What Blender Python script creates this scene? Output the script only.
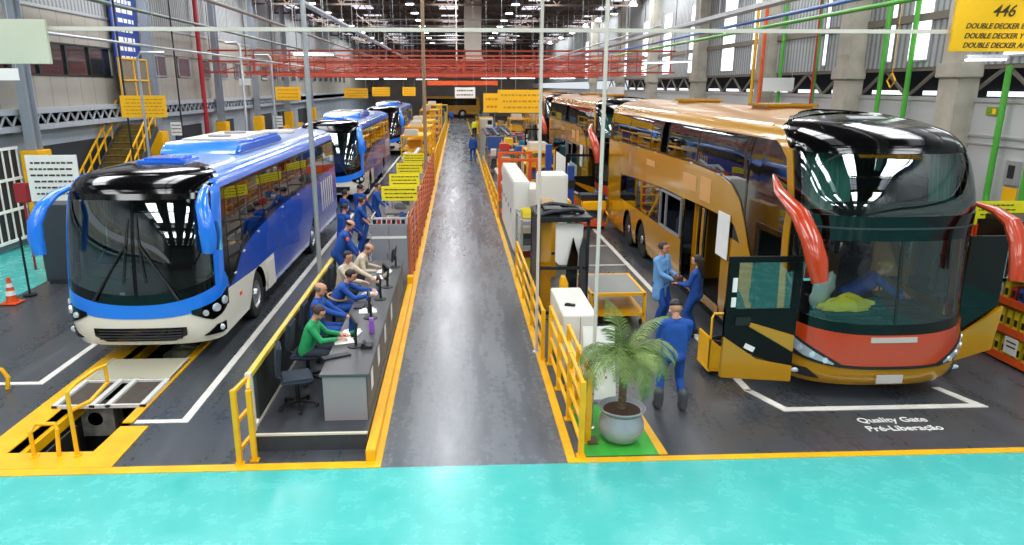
import bpy, bmesh, math, random
import numpy as np
from mathutils import Vector, Matrix
random.seed(7)
SC = bpy.context.scene
for o in list(bpy.data.objects): bpy.data.objects.remove(o)
COL = SC.collection
PI = math.pi

# ------------------------------------------------------------------ camera
cam_d = bpy.data.cameras.new('camera'); cam = bpy.data.objects.new('camera', cam_d); COL.objects.link(cam)
PITCH, YAW = math.radians(14.92), math.radians(2.61)
cam.location = (0, 0, 4.8)
cam.rotation_euler = (PI/2 - PITCH, 0, -YAW)
cam_d.sensor_width = 36; cam_d.lens = 700/1024*36; cam_d.shift_x = 22/1024; cam_d.clip_end = 400; cam_d.clip_start = .05
SC.camera = cam
# ------------------------------------------------------------------ world, exposure
SC.view_settings.view_transform = 'Standard'; SC.view_settings.look = 'None'
SC.view_settings.gamma = 1.0; SC.view_settings.use_curve_mapping = False
SC.view_settings.exposure = -0.4
w = bpy.data.worlds.new('world'); SC.world = w; w.use_nodes = True
bg = w.node_tree.nodes['Background']; bg.inputs['Color'].default_value = (.86, .93, 1, 1); bg.inputs['Strength'].default_value = 1.15
# ------------------------------------------------------------------ hall daylight: one soft lamp under each run of roof lights
def area(name, x, y, z, sx, sy, power, col=(.97, .98, 1)):
    l = bpy.data.lights.new(name, 'AREA'); l.shape = 'RECTANGLE'; l.size = sx; l.size_y = sy; l.energy = power; l.color = col
    o = bpy.data.objects.new(name, l); COL.objects.link(o); o.location = (x, y, z); return o
for yy in (-20, -6, 5, 16, 28, 44, 64, 88):
    for xx in (-11.2, -7.2, -.6, 6.1, 11.4):
        area('roof_light', xx, yy, 10.35, 1.6, 7 if yy < 40 else 12, 620 if yy < 40 else 1000)

# ------------------------------------------------------------------ helpers
def lin(c):
    return tuple((v/12.92 if v <= .04045 else ((v+.055)/1.055)**2.4) for v in c)
def hx(s): return lin([int(s[i:i+2], 16)/255 for i in (0, 2, 4)])
MATS = {}
def mat(name, col, rough=.5, metal=0., emis=None, es=0., noise=0., nscale=8., bump=0., coat=0., spec=.5, alpha=1., stretch=(1, 1, 1)):
    if name in MATS: return MATS[name]
    m = bpy.data.materials.new(name); m.use_nodes = True; nt = m.node_tree; b = nt.nodes['Principled BSDF']
    c = hx(col) if isinstance(col, str) else col
    b.inputs['Base Color'].default_value = (*c, 1); b.inputs['Roughness'].default_value = rough; b.inputs['Metallic'].default_value = metal
    b.inputs['Coat Weight'].default_value = coat; b.inputs['Coat Roughness'].default_value = .06
    b.inputs['Specular IOR Level'].default_value = spec
    if emis: b.inputs['Emission Color'].default_value = (*hx(emis), 1); b.inputs['Emission Strength'].default_value = es
    if noise or bump:
        tc = nt.nodes.new('ShaderNodeTexCoord'); mp = nt.nodes.new('ShaderNodeMapping'); mp.inputs['Scale'].default_value = stretch
        n = nt.nodes.new('ShaderNodeTexNoise'); n.inputs['Scale'].default_value = nscale; n.inputs['Detail'].default_value = 5
        nt.links.new(tc.outputs['Object'], mp.inputs['Vector']); nt.links.new(mp.outputs['Vector'], n.inputs['Vector'])
        if noise:
            r = nt.nodes.new('ShaderNodeValToRGB'); r.color_ramp.elements[0].position = .3; r.color_ramp.elements[1].position = .7
            r.color_ramp.elements[0].color = (*[v*(1-noise) for v in c], 1); r.color_ramp.elements[1].color = (*[min(1, v*(1+noise*.7)) for v in c], 1)
            nt.links.new(n.outputs['Fac'], r.inputs['Fac']); nt.links.new(r.outputs['Color'], b.inputs['Base Color'])
        if bump:
            bp = nt.nodes.new('ShaderNodeBump'); bp.inputs['Strength'].default_value = bump; bp.inputs['Distance'].default_value = .02
            nt.links.new(n.outputs['Fac'], bp.inputs['Height']); nt.links.new(bp.outputs['Normal'], b.inputs['Normal'])
    MATS[name] = m; return m
def glass(name, tint, refl=.12, rough=.02):
    if name in MATS: return MATS[name]
    m = bpy.data.materials.new(name); m.use_nodes = True; nt = m.node_tree; nt.nodes.clear()
    out = nt.nodes.new('ShaderNodeOutputMaterial'); mx = nt.nodes.new('ShaderNodeMixShader')
    tr = nt.nodes.new('ShaderNodeBsdfTransparent'); tr.inputs[0].default_value = (*hx(tint), 1)
    gl = nt.nodes.new('ShaderNodeBsdfGlossy'); gl.inputs['Roughness'].default_value = rough; gl.inputs['Color'].default_value = (.95, 1, 1, 1)
    fr = nt.nodes.new('ShaderNodeFresnel'); fr.inputs[0].default_value = 1.5
    ad = nt.nodes.new('ShaderNodeMath'); ad.operation = 'ADD'; ad.inputs[1].default_value = refl; ad.use_clamp = True
    nt.links.new(fr.outputs[0], ad.inputs[0]); nt.links.new(ad.outputs[0], mx.inputs[0])
    nt.links.new(tr.outputs[0], mx.inputs[1]); nt.links.new(gl.outputs[0], mx.inputs[2]); nt.links.new(mx.outputs[0], out.inputs[0])
    MATS[name] = m; return m

def tag(o, label=None, cat=None, group=None, kind=None):
    if label: o['label'] = label
    if cat: o['category'] = cat
    if group: o['group'] = group
    if kind: o['kind'] = kind
    return o
def empty(name, loc, label, cat, group=None, rz=0):
    o = bpy.data.objects.new(name, None); o.empty_display_size = .2; COL.objects.link(o)
    o.location = loc; o.rotation_euler = (0, 0, rz); return tag(o, label, cat, group)
def kids(o): return [c for c in bpy.data.objects if c.parent == o]
def copy_tree(o, parent=None, loc=None, rz=None, label=None, group=None):
    c = o.copy(); COL.objects.link(c)
    if parent: c.parent = parent
    if loc is not None: c.location = loc
    if rz is not None: c.rotation_euler = (0, 0, rz)
    if label: c['label'] = label
    if group: c['group'] = group
    for ch in kids(o): copy_tree(ch, c)
    return c

class MB:
    def __init__(s): s.v = []; s.f = []; s.m = []
    def add(s, vs, fs, m=0):
        n = len(s.v); s.v += [tuple(v) for v in vs]; s.f += [tuple(i+n for i in f) for f in fs]; s.m += [m]*len(fs); return s
    def box(s, x0, x1, y0, y1, z0, z1, m=0, M=None):
        vs = [(x, y, z) for z in (z0, z1) for y in (y0, y1) for x in (x0, x1)]
        if M: vs = [M @ Vector(v) for v in vs]
        return s.add(vs, [(0, 2, 3, 1), (4, 5, 7, 6), (0, 1, 5, 4), (2, 6, 7, 3), (0, 4, 6, 2), (1, 3, 7, 5)], m)
    def cbox(s, c, sz, m=0, rx=0, ry=0, rz=0):
        M = Matrix.Translation(c) @ Matrix.Rotation(rz, 4, 'Z') @ Matrix.Rotation(ry, 4, 'Y') @ Matrix.Rotation(rx, 4, 'X')
        a, b, d = sz[0]/2, sz[1]/2, sz[2]/2
        return s.box(-a, a, -b, b, -d, d, m, M)
    def beam(s, p, q, wd, ht=None, m=0, up=(0, 0, 1)):
        p, q = Vector(p), Vector(q); d = (q-p); L = d.length; d.normalize(); u = Vector(up)
        if abs(d.dot(u)) > .95: u = Vector((0, 1, 0))
        x = d.cross(u).normalized(); z = x.cross(d)
        ht = ht or wd; vs = []
        for t in (p, q):
            for a, b in ((-1, -1), (1, -1), (1, 1), (-1, 1)): vs.append(t + x*a*wd/2 + z*b*ht/2)
        return s.add(vs, [(3, 2, 1, 0), (4, 5, 6, 7), (0, 1, 5, 4), (1, 2, 6, 5), (2, 3, 7, 6), (3, 0, 4, 7)], m)
    def tube(s, pts, r, seg=10, m=0, cap=True, flat=None):
        pts = [Vector(p) for p in pts]; n = len(pts); rs = r if isinstance(r, (list, tuple)) else [r]*n
        vs = []; prev = None
        for i, p in enumerate(pts):
            d = (pts[min(i+1, n-1)] - pts[max(i-1, 0)]).normalized()
            if prev is None:
                u = Vector((0, 0, 1)) if abs(d.z) < .9 else Vector((0, 1, 0)); x = d.cross(u).normalized()
            else: x = (prev - d*prev.dot(d)).normalized()
            prev = x; y = d.cross(x); fa = flat or 1
            for k in range(seg):
                a = 2*PI*k/seg; vs.append(p + x*math.cos(a)*rs[i] + y*math.sin(a)*rs[i]*fa)
        fs = [(i*seg+k, i*seg+(k+1) % seg, (i+1)*seg+(k+1) % seg, (i+1)*seg+k) for i in range(n-1) for k in range(seg)]
        if cap: fs += [tuple(range(seg))[::-1], tuple((n-1)*seg+k for k in range(seg))]
        return s.add(vs, fs, m)
    def cyl(s, p, q, r0, r1=None, seg=20, m=0):
        return s.tube([p, q], [r0, r0 if r1 is None else r1], seg, m)
    def prism(s, poly, axis, lo, hi, m=0):
        n = len(poly); vs = []
        for h in (lo, hi):
            for a, b in poly:
                vs.append({'z': (a, b, h), 'y': (a, h, b), 'x': (h, a, b)}[axis])
        return s.add(vs, [tuple(range(n))[::-1], tuple(range(n, 2*n))]+[(i, (i+1) % n, n+(i+1) % n, n+i) for i in range(n)], m)
    def lathe(s, prof, c=(0, 0, 0), seg=28, m=0, axis='z'):
        vs = []
        for r, z in prof:
            for k in range(seg):
                a = 2*PI*k/seg; x, y = r*math.cos(a), r*math.sin(a)
                vs.append({'z': (c[0]+x, c[1]+y, c[2]+z), 'x': (c[0]+z, c[1]+x, c[2]+y), 'y': (c[0]+x, c[1]+z, c[2]+y)}[axis])
        n = len(prof)
        fs = [(i*seg+k, i*seg+(k+1) % seg, (i+1)*seg+(k+1) % seg, (i+1)*seg+k) for i in range(n-1) for k in range(seg)]
        fs += [tuple(range(seg))[::-1], tuple((n-1)*seg+k for k in range(seg))]
        return s.add(vs, fs, m)
    def sphere(s, c, r, m=0, seg=14, rings=9, sc=(1, 1, 1)):
        pr = [(max(.0005, math.sin(PI*i/rings))*r, -math.cos(PI*i/rings)*r) for i in range(rings+1)]
        n = len(s.v); s.lathe(pr, (0, 0, 0), seg, m)
        for i in range(n, len(s.v)):
            v = s.v[i]; s.v[i] = (c[0]+v[0]*sc[0], c[1]+v[1]*sc[1], c[2]+v[2]*sc[2])
        return s
    def build(s, name, mats, parent=None, loc=(0, 0, 0), smooth=True, bevel=0., seg=2, recalc=True, rz=0, ang=.6):
        me = bpy.data.meshes.new(name)
        if not isinstance(mats, (list, tuple)): mats = [mats]
        me.from_pydata(s.v, [], s.f)
        for m in mats: me.materials.append(m)
        me.polygons.foreach_set('material_index', s.m)
        if recalc or bevel:
            bm = bmesh.new(); bm.from_mesh(me)
            if recalc: bmesh.ops.recalc_face_normals(bm, faces=bm.faces)
            if bevel:
                bmesh.ops.bevel(bm, geom=[e for e in bm.edges if len(e.link_faces) == 2 and e.calc_face_angle(0) > .6], offset=bevel, segments=seg, affect='EDGES', clamp_overlap=True)
            bm.to_mesh(me); bm.free()
        if smooth:
            me.polygons.foreach_set('use_smooth', [True]*len(me.polygons)); me.set_sharp_from_angle(angle=ang)
        me.update()
        o = bpy.data.objects.new(name, me); COL.objects.link(o); o.location = loc; o.rotation_euler = (0, 0, rz)
        if parent: o.parent = parent
        return o
def struct(o): o['kind'] = 'structure'; return o
def text_obj(name, body, size, mtl, parent=None, loc=(0, 0, 0), rot=(PI/2, 0, 0), ext=.003, shear=0., align='CENTER', bold=0.):
    cu = bpy.data.curves.new(name, 'FONT'); cu.body = body; cu.size = size; cu.extrude = ext; cu.align_x = align; cu.align_y = 'CENTER'; cu.shear = shear; cu.offset = bold
    t = bpy.data.objects.new('tmp', cu); COL.objects.link(t)
    bpy.context.view_layer.update()
    me = bpy.data.meshes.new_from_object(t.evaluated_get(bpy.context.evaluated_depsgraph_get()))
    bpy.data.objects.remove(t); me.materials.clear(); me.materials.append(mtl)
    o = bpy.data.objects.new(name, me); COL.objects.link(o); o.location = loc; o.rotation_euler = rot
    if parent: o.parent = parent
    return o

# ------------------------------------------------------------------ materials
M_blue = mat('bus_blue', '0247B4', .22, coat=.6)
M_bluel = mat('bus_light_blue', '1E7BEE', .22, coat=.7)
M_white = mat('bus_white', 'E9E6D6', .28, coat=.5)
M_black = mat('gloss_black', '060607', .1, coat=.25, spec=.3)
M_dark = mat('dark_plastic', '191B1E', .5)
M_rubber = mat('rubber', '141414', .75)
M_roofb = mat('bus_roof_blue', '5D83B8', .35, coat=.4)
M_cream = mat('cream_plastic', 'D9D3C0', .45)
M_gold = mat('bus_gold', 'BC8600', .24, metal=.1, coat=.6)
M_goldr = mat('bus_roof_gold', 'A57A45', .4, metal=.1, coat=.3)
M_orange = mat('bus_orange', 'B8380E', .25, coat=.7)
M_chrome = mat('chrome', 'C9CDD2', .12, metal=1.)
M_rim = mat('wheel_rim', 'A9ABAE', .35, metal=.8)
M_lamp = mat('lamp_lens', 'D8E2EA', .08, metal=.3, coat=1.)
M_int = mat('cabin_grey', '3A3F45', .7)
M_seat = mat('seat_fabric', '2A3340', .9)
M_curt = mat('curtain_teal', '6FA6A0', .8)
M_yel = mat('safety_yellow', 'F2B407', .38, noise=.12, nscale=3)
M_yelp = mat('yellow_floor_paint', 'F0B40C', .35, noise=.15, nscale=2.5)
M_whp = mat('white_floor_paint', 'E6E4DA', .4, noise=.12, nscale=3)
M_grey = mat('machine_grey', '8C8F94', .45)
M_dgrey = mat('dark_grey_panel', '3C3F44', .4, noise=.1)
M_steel = mat('galvanised_steel', 'B9BDC0', .35, metal=.6)
M_sign = mat('sign_yellow', 'F7B90C', .5)
M_ink = mat('sign_ink', '4A3A14', .6); M_faint = mat('sign_ink_faint', 'C08F10', .6); M_pole = mat('pole_paint', 'D2C8BC', .45)
M_wsign = mat('sign_white', 'EDEDE8', .6)
M_redp = mat('red_pipe', 'B3202A', .4)
M_green = mat('green_pipe', '4BA236', .4)
M_org = mat('orange_paint', 'E2571B', .45, noise=.1)
G_wind = glass('windshield_glass', 'B9CFC8', .10)
G_side = glass('tinted_glass', '56605C', .10)
G_clear = glass('clear_glass', 'E8F2EE', .05)
# ------------------------------------------------------------------ floor
def floor_mat(name, c1, c2, rough, streak=True):
    m = bpy.data.materials.new(name); m.use_nodes = True; nt = m.node_tree; b = nt.nodes['Principled BSDF']; N = nt.nodes.new; L = nt.links.new
    tc = N('ShaderNodeTexCoord'); mp = N('ShaderNodeMapping'); mp.inputs['Scale'].default_value = (1, .12 if streak else 1, 1)
    n1 = N('ShaderNodeTexNoise'); n1.inputs['Scale'].default_value = 2.2; n1.inputs['Detail'].default_value = 7; n1.inputs['Roughness'].default_value = .65
    n2 = N('ShaderNodeTexNoise'); n2.inputs['Scale'].default_value = 9; n2.inputs['Detail'].default_value = 6
    L(tc.outputs['Object'], mp.inputs['Vector']); L(mp.outputs['Vector'], n1.inputs['Vector']); L(tc.outputs['Object'], n2.inputs['Vector'])
    mx = N('ShaderNodeMath'); mx.operation = 'MULTIPLY_ADD'; mx.inputs[1].default_value = .35; L(n2.outputs['Fac'], mx.inputs[0]); L(n1.outputs['Fac'], mx.inputs[2])
    r = N('ShaderNodeValToRGB'); r.color_ramp.elements[0].position = .35; r.color_ramp.elements[1].position = .95
    r.color_ramp.elements[0].color = (*hx(c1), 1); r.color_ramp.elements[1].color = (*hx(c2), 1)
    L(mx.outputs[0], r.inputs['Fac']); L(r.outputs['Color'], b.inputs['Base Color'])
    rr = N('ShaderNodeMapRange'); rr.inputs['From Min'].default_value = .4; rr.inputs['From Max'].default_value = .9; rr.inputs['To Min'].default_value = rough; rr.inputs['To Max'].default_value = rough+.2
    L(mx.outputs[0], rr.inputs['Value']); L(rr.outputs['Result'], b.inputs['Roughness'])
    bp = N('ShaderNodeBump'); bp.inputs['Strength'].default_value = .04; bp.inputs['Distance'].default_value = .01; L(n2.outputs['Fac'], bp.inputs['Height']); L(bp.outputs['Normal'], b.inputs['Normal'])
    return m
M_floor = floor_mat('epoxy_floor', '303438', '4E5358', .2)
M_aisle = floor_mat('aisle_floor', '454A50', '747A80', .16)
M_teal = floor_mat('teal_floor', '3CAAA3', '54BFB8', .14, False)
YF = 8.2
# dark floor with the pit left open
PX0, PX1, PY0, PY1 = -6.12, -4.98, 8.78, 24.
f = MB()
for x0, x1, y0, y1 in ((-15, PX0, YF, 118), (PX1, -1.2, YF, 118), (PX0, PX1, YF, PY0), (PX0, PX1, PY1, 118), (1.42, 14, YF, 118)):
    f.box(x0, x1, y0, y1, -.12, 0)
struct(f.build('floor', M_floor, smooth=False))
f = MB(); f.box(-1.2, 1.42, YF, 118, -.12, .001); struct(f.build('floor', M_aisle, smooth=False))
f = MB(); f.box(-15, 14, -4, YF, -.12, .002); struct(f.build('floor', M_teal, smooth=False))
f = MB(); f.box(-15, -10.45, 11, 24.5, -.01, .012); struct(f.build('floor', M_teal, smooth=False))
f = MB(); f.box(-15, 14, -46, -4, -.12, .001); struct(f.build('floor', M_floor, smooth=False))
f = MB(); f.box(-15, 14, -46.3, -46, 0, 12); struct(f.build('wall_front', mat('front_wall', '8C8A84', .7, noise=.2, nscale=.4), smooth=False))
# pit walls
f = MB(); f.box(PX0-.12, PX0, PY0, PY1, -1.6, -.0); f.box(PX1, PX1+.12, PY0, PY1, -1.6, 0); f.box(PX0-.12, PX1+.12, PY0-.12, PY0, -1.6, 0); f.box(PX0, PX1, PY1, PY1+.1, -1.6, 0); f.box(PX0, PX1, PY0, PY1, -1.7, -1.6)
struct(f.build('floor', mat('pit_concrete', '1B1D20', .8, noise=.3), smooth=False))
tn = [0]
def line(x0, x1, y0, y1, m, z=.012):
    f = MB(); f.box(x0, x1, y0, y1, 0.0005, z); tn[0] += 1; return struct(f.build('trim_%d' % tn[0], m, smooth=False))
def pline(poly, m, z=.012):
    f = MB(); f.prism(poly, 'z', .0005, z); tn[0] += 1; return struct(f.build('trim_%d' % tn[0], m, smooth=False))
line(-4.9, -1.2, YF, YF+.16, M_yelp); line(-15, -4.9, YF, YF+.16, M_yelp); line(1.5, 14, YF, YF+.12, M_yelp)
line(-1.22, -1.05, YF, 118, M_yelp, .014); line(1.4, 1.52, YF, 118, M_yelp, .014)
# yellow round the pit
line(-6.5, PX0, PY0, 26, M_yelp, .018); line(PX1, PX1+.15, 9.62, 26, M_yelp, .018)
pline([(-6.9, YF+.16), (-4.55, YF+.16), (-4.55, 9.5), (-4.95, 9.5), (-4.98, PY0), (-6.12, PY0), (-6.5, PY0)], M_yelp, .016)
f = MB(); f.box(PX0+.02, PX0+.1, PY0, PY1, -.25, -.1); f.box(PX1-.1, PX1-.02, PY0, PY1, -.3, -.12); tn[0] += 1; struct(f.build('trim_%d' % tn[0], M_yelp, smooth=False))
# white bay lines
line(-4.14, -4.02, 9.6, 60, M_whp); line(-7.06, -6.94, 11.1, 60, M_whp); line(-4.8, -4.14, 9.6, 9.7, M_whp); line(-9.5, -7.06, 11.1, 11.2, M_whp)
line(4.62, 4.74, 10.3, 60, M_whp); pline([(4.62, 10.35), (4.74, 10.35), (5.02, 9.68), (7.95, 9.68), (7.75, 10.3), (7.87, 10.3), (8.15, 9.56), (4.92, 9.56)], M_whp)
for y in (18.6, 21.0): line(3.6, 4.6, y, y+.06, M_whp)
# --------------------------------------------------------------- walls
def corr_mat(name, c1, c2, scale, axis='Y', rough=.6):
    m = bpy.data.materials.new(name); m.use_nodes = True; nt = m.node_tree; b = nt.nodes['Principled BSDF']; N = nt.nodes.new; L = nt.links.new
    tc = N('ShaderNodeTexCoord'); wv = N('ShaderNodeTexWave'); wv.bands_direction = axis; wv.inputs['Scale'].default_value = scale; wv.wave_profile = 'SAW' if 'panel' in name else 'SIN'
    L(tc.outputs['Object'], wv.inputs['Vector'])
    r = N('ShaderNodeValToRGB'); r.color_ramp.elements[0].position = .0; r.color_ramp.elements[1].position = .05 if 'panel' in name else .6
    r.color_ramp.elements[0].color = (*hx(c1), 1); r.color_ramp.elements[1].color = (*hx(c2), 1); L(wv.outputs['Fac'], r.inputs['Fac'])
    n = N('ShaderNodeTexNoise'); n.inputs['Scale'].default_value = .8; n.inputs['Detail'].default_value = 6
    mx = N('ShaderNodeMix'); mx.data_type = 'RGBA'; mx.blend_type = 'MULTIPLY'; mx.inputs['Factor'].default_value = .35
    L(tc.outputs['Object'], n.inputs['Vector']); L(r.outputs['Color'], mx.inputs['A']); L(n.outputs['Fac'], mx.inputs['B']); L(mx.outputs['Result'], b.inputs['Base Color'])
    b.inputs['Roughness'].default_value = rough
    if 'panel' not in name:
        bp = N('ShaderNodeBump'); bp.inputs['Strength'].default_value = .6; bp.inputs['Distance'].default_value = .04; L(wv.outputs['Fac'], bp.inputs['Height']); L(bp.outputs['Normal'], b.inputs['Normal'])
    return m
M_lwall = corr_mat('wall_panel_beige', '69655D', 'A8A397', .33)
M_corr = corr_mat('corrugated_grey', '74787A', 'ABAFB0', 1.3)
M_low = mat('lower_wall_grey', '9AA5AD', .6, noise=.12, nscale=.7)
M_block = mat('white_block_wall', 'AEB0B0', .6, noise=.1, nscale=.6)
XL, XR, YE = -13.5, 12.7, 118
f = MB(); f.box(XL-.3, XL-.1, -46, YE, 0, 4.0); struct(f.build('wall_left', M_low, smooth=False))
f = MB(); f.box(XL-.25, XL, -46, YE, 4.0, 5.15); f.box(XL-.25, XL, -46, YE, 6.2, 7.3)
f.box(XL-.25, XL-.05, 29.3, YE, 5.15, 6.2); struct(f.build('wall_left', M_lwall, smooth=False))
f = MB(); f.box(XL-.25, XL-.02, -46, YE, 7.3, 12); struct(f.build('wall_left', M_corr, smooth=False))
# mezzanine edge with lattice
f = MB(); f.box(XL-.3, XL+.25, -46, YE, 3.95, 4.12); f.box(XL-.3, XL+.25, -46, YE, 3.45, 3.62); f.box(XL-.35, XL-.1, -46, YE, 3.6, 3.97, 1)
y = 16
while y < 60:
    f.beam((XL+.2, y, 3.6), (XL+.2, y+.3, 3.97), .05, m=0); f.beam((XL+.2, y+.3, 3.97), (XL+.2, y+.6, 3.6), .05, m=0); y += .6
tn[0] += 1; struct(f.build('trim_%d' % tn[0], [mat('ledge_grey', 'A4AAB0', .5), M_dark], smooth=False))
f = MB(); f.box(XL-.05, XL+.04, -46, YE, 7.26, 7.36); tn[0] += 1; struct(f.build('trim_%d' % tn[0], M_steel, smooth=False))
wn = [0]
M_wg = mat('dark_window', '2A2C30', .08, coat=1.)
M_day = mat('daylight_panel', 'F4F6F8', .5, emis='F4F8FF', es=1.6)
def window(boxes_frame, boxes_pane, mf, mp):
    wn[0] += 1; f = MB()
    for b in boxes_frame: f.box(*b)
    w_ = struct(f.build('window_%d' % wn[0], mf, smooth=False)); g = MB()
    for b in boxes_pane: g.box(*b)
    g.build('window_pane', mp, w_, smooth=False); return w_
for y0 in np.arange(16, 29, 3.3):
    window([(XL-.1, XL+.02, y0, y0+.08, 5.15, 6.2), (XL-.1, XL+.02, y0+1.6, y0+1.66, 5.15, 6.2), (XL-.1, XL+.02, y0, y0+3.3, 5.12, 5.18), (XL-.1, XL+.02, y0, y0+3.3, 6.17, 6.23)], [(XL-.08, XL-.05, y0, y0+3.3, 5.15, 6.2)], M_dark, M_wg)
for y0 in np.arange(33, 90, 3.0):
    window([(XL-.04, XL+.02, y0, y0+1.6, 5.2, 5.26), (XL-.04, XL+.02, y0, y0+1.6, 6.1, 6.16), (XL-.04, XL+.02, y0, y0+.06, 5.2, 6.16), (XL-.04, XL+.02, y0+1.54, y0+1.6, 5.2, 6.16)], [(XL-.045, XL-.005, y0, y0+1.6, 5.2, 6.16)], M_steel, mat('grey_window', '5B5F66', .15, coat=.6))
# left lower wall openings (dark doorways)
dn = [0]
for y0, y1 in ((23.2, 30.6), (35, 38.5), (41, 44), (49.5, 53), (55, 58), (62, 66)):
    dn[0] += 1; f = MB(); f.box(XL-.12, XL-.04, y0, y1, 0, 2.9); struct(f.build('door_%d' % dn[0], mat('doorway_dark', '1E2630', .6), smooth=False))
# right wall: white block below, an opening with lattice, corrugated sheet and daylight strips above
f = MB(); f.box(XR, XR+.25, -46, YE, 0, 4.42); struct(f.build('wall_right', M_block, smooth=False))
f = MB(); f.box(XR-.04, XR+.25, -46, YE, 4.42, 4.52); f.box(XR-.03, XR, -46, YE, 3.6, 3.66); f.box(XR-.03, XR, -46, YE, 3.42, 3.46)
tn[0] += 1; struct(f.build('trim_%d' % tn[0], M_steel, smooth=False))
f = MB(); f.box(XR, XR+.2, -46, YE, 5.3, 12); struct(f.build('wall_right', M_corr, smooth=False))
f = MB(); f.box(XR+.02, XR+.1, -46, YE, 5.2, 5.42); f.box(XR-.06, XR, -46, YE, 6.5, 6.7)
y = 8.
while y < 60: f.beam((XR+.1, y, 4.5), (XR+.1, y+1.2, 5.25), .07); f.beam((XR+.1, y+1.2, 5.25), (XR+.1, y+2.4, 4.5), .07); y += 2.4
tn[0] += 1; struct(f.build('trim_%d' % tn[0], mat('girt_brown', '6E675C', .7), smooth=False))
f = MB(); f.box(XR+1.6, XR+1.7, -46, 60, 4, 5.6); struct(f.build('wall_right', mat('outer_dark', '15171A', .9), smooth=False))
for y0 in np.arange(9, 60, 2.7):
    window([(XR+1.52, XR+1.56, y0, y0+1.8, 4.5, 4.53)], [(XR+1.54, XR+1.6, y0, y0+1.7, 4.53, 4.66)], M_dark, M_day)
for y0 in (13.2, 15.6, 19.2, 20.8, 24.6, 29.5, 33, 38, 43, 48, 54, 61, 70):
    wd = .16 if y0 in (20.8, 24.6) else (.8 if y0 < 20 else 1.4)
    window([(XR-.03, XR-.015, y0-.03, y0+wd+.03, 5.45, 9)], [(XR-.05, XR-.03, y0, y0+wd, 5.5, 8.9)], M_steel, M_day)
# far wall
f = MB(); f.box(-15, 14, YE, YE+.3, 0, 12); struct(f.build('wall_back', mat('far_wall', '8A8077', .7, noise=.2, nscale=.4), smooth=False))
# ceiling
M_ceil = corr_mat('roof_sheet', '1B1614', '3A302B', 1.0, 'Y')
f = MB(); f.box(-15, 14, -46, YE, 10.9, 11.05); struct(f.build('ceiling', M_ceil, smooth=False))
f = MB()
for yy in np.arange(-40, 118, 6.0):
    f.box(-13.6, 12.8, yy, yy+.12, 10.0, 10.12, 0); f.box(-13.6, 12.8, yy, yy+.12, 10.7, 10.85, 0)
    for k in range(22):
        x = -13.6+k*1.2; f.beam((x, yy+.06, 10.05), (x+.6, yy+.06, 10.8), .06); f.beam((x+.6, yy+.06, 10.8), (x+1.2, yy+.06, 10.05), .06)
for xx in np.arange(-12, 13, 2.0): f.box(xx-.03, xx+.03, -44, 117, 10.3, 10.38)
tn[0] += 1; struct(f.build('trim_%d' % tn[0], mat('truss_brown', '5A4A40', .7), smooth=False))
M_sky = mat('skylight_panel', 'FFFFFF', .5, emis='F3F1FF', es=1.7)
for yy in np.arange(-38.5, 116, 6.0):
    for xx in (-14+.6, -7.4, -.6, 6.1, 12.2):
        wn[0] += 1; f = MB(); f.box(xx-.75, xx+.75, yy, yy+3.2, 10.86, 10.9)
        for k in (0, 1.6, 3.14): f.box(xx-.78, xx+.78, yy+k, yy+k+.05, 10.8, 10.87, 1)
        struct(f.build('window_%d' % wn[0], [M_sky, M_steel], smooth=False))
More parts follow.
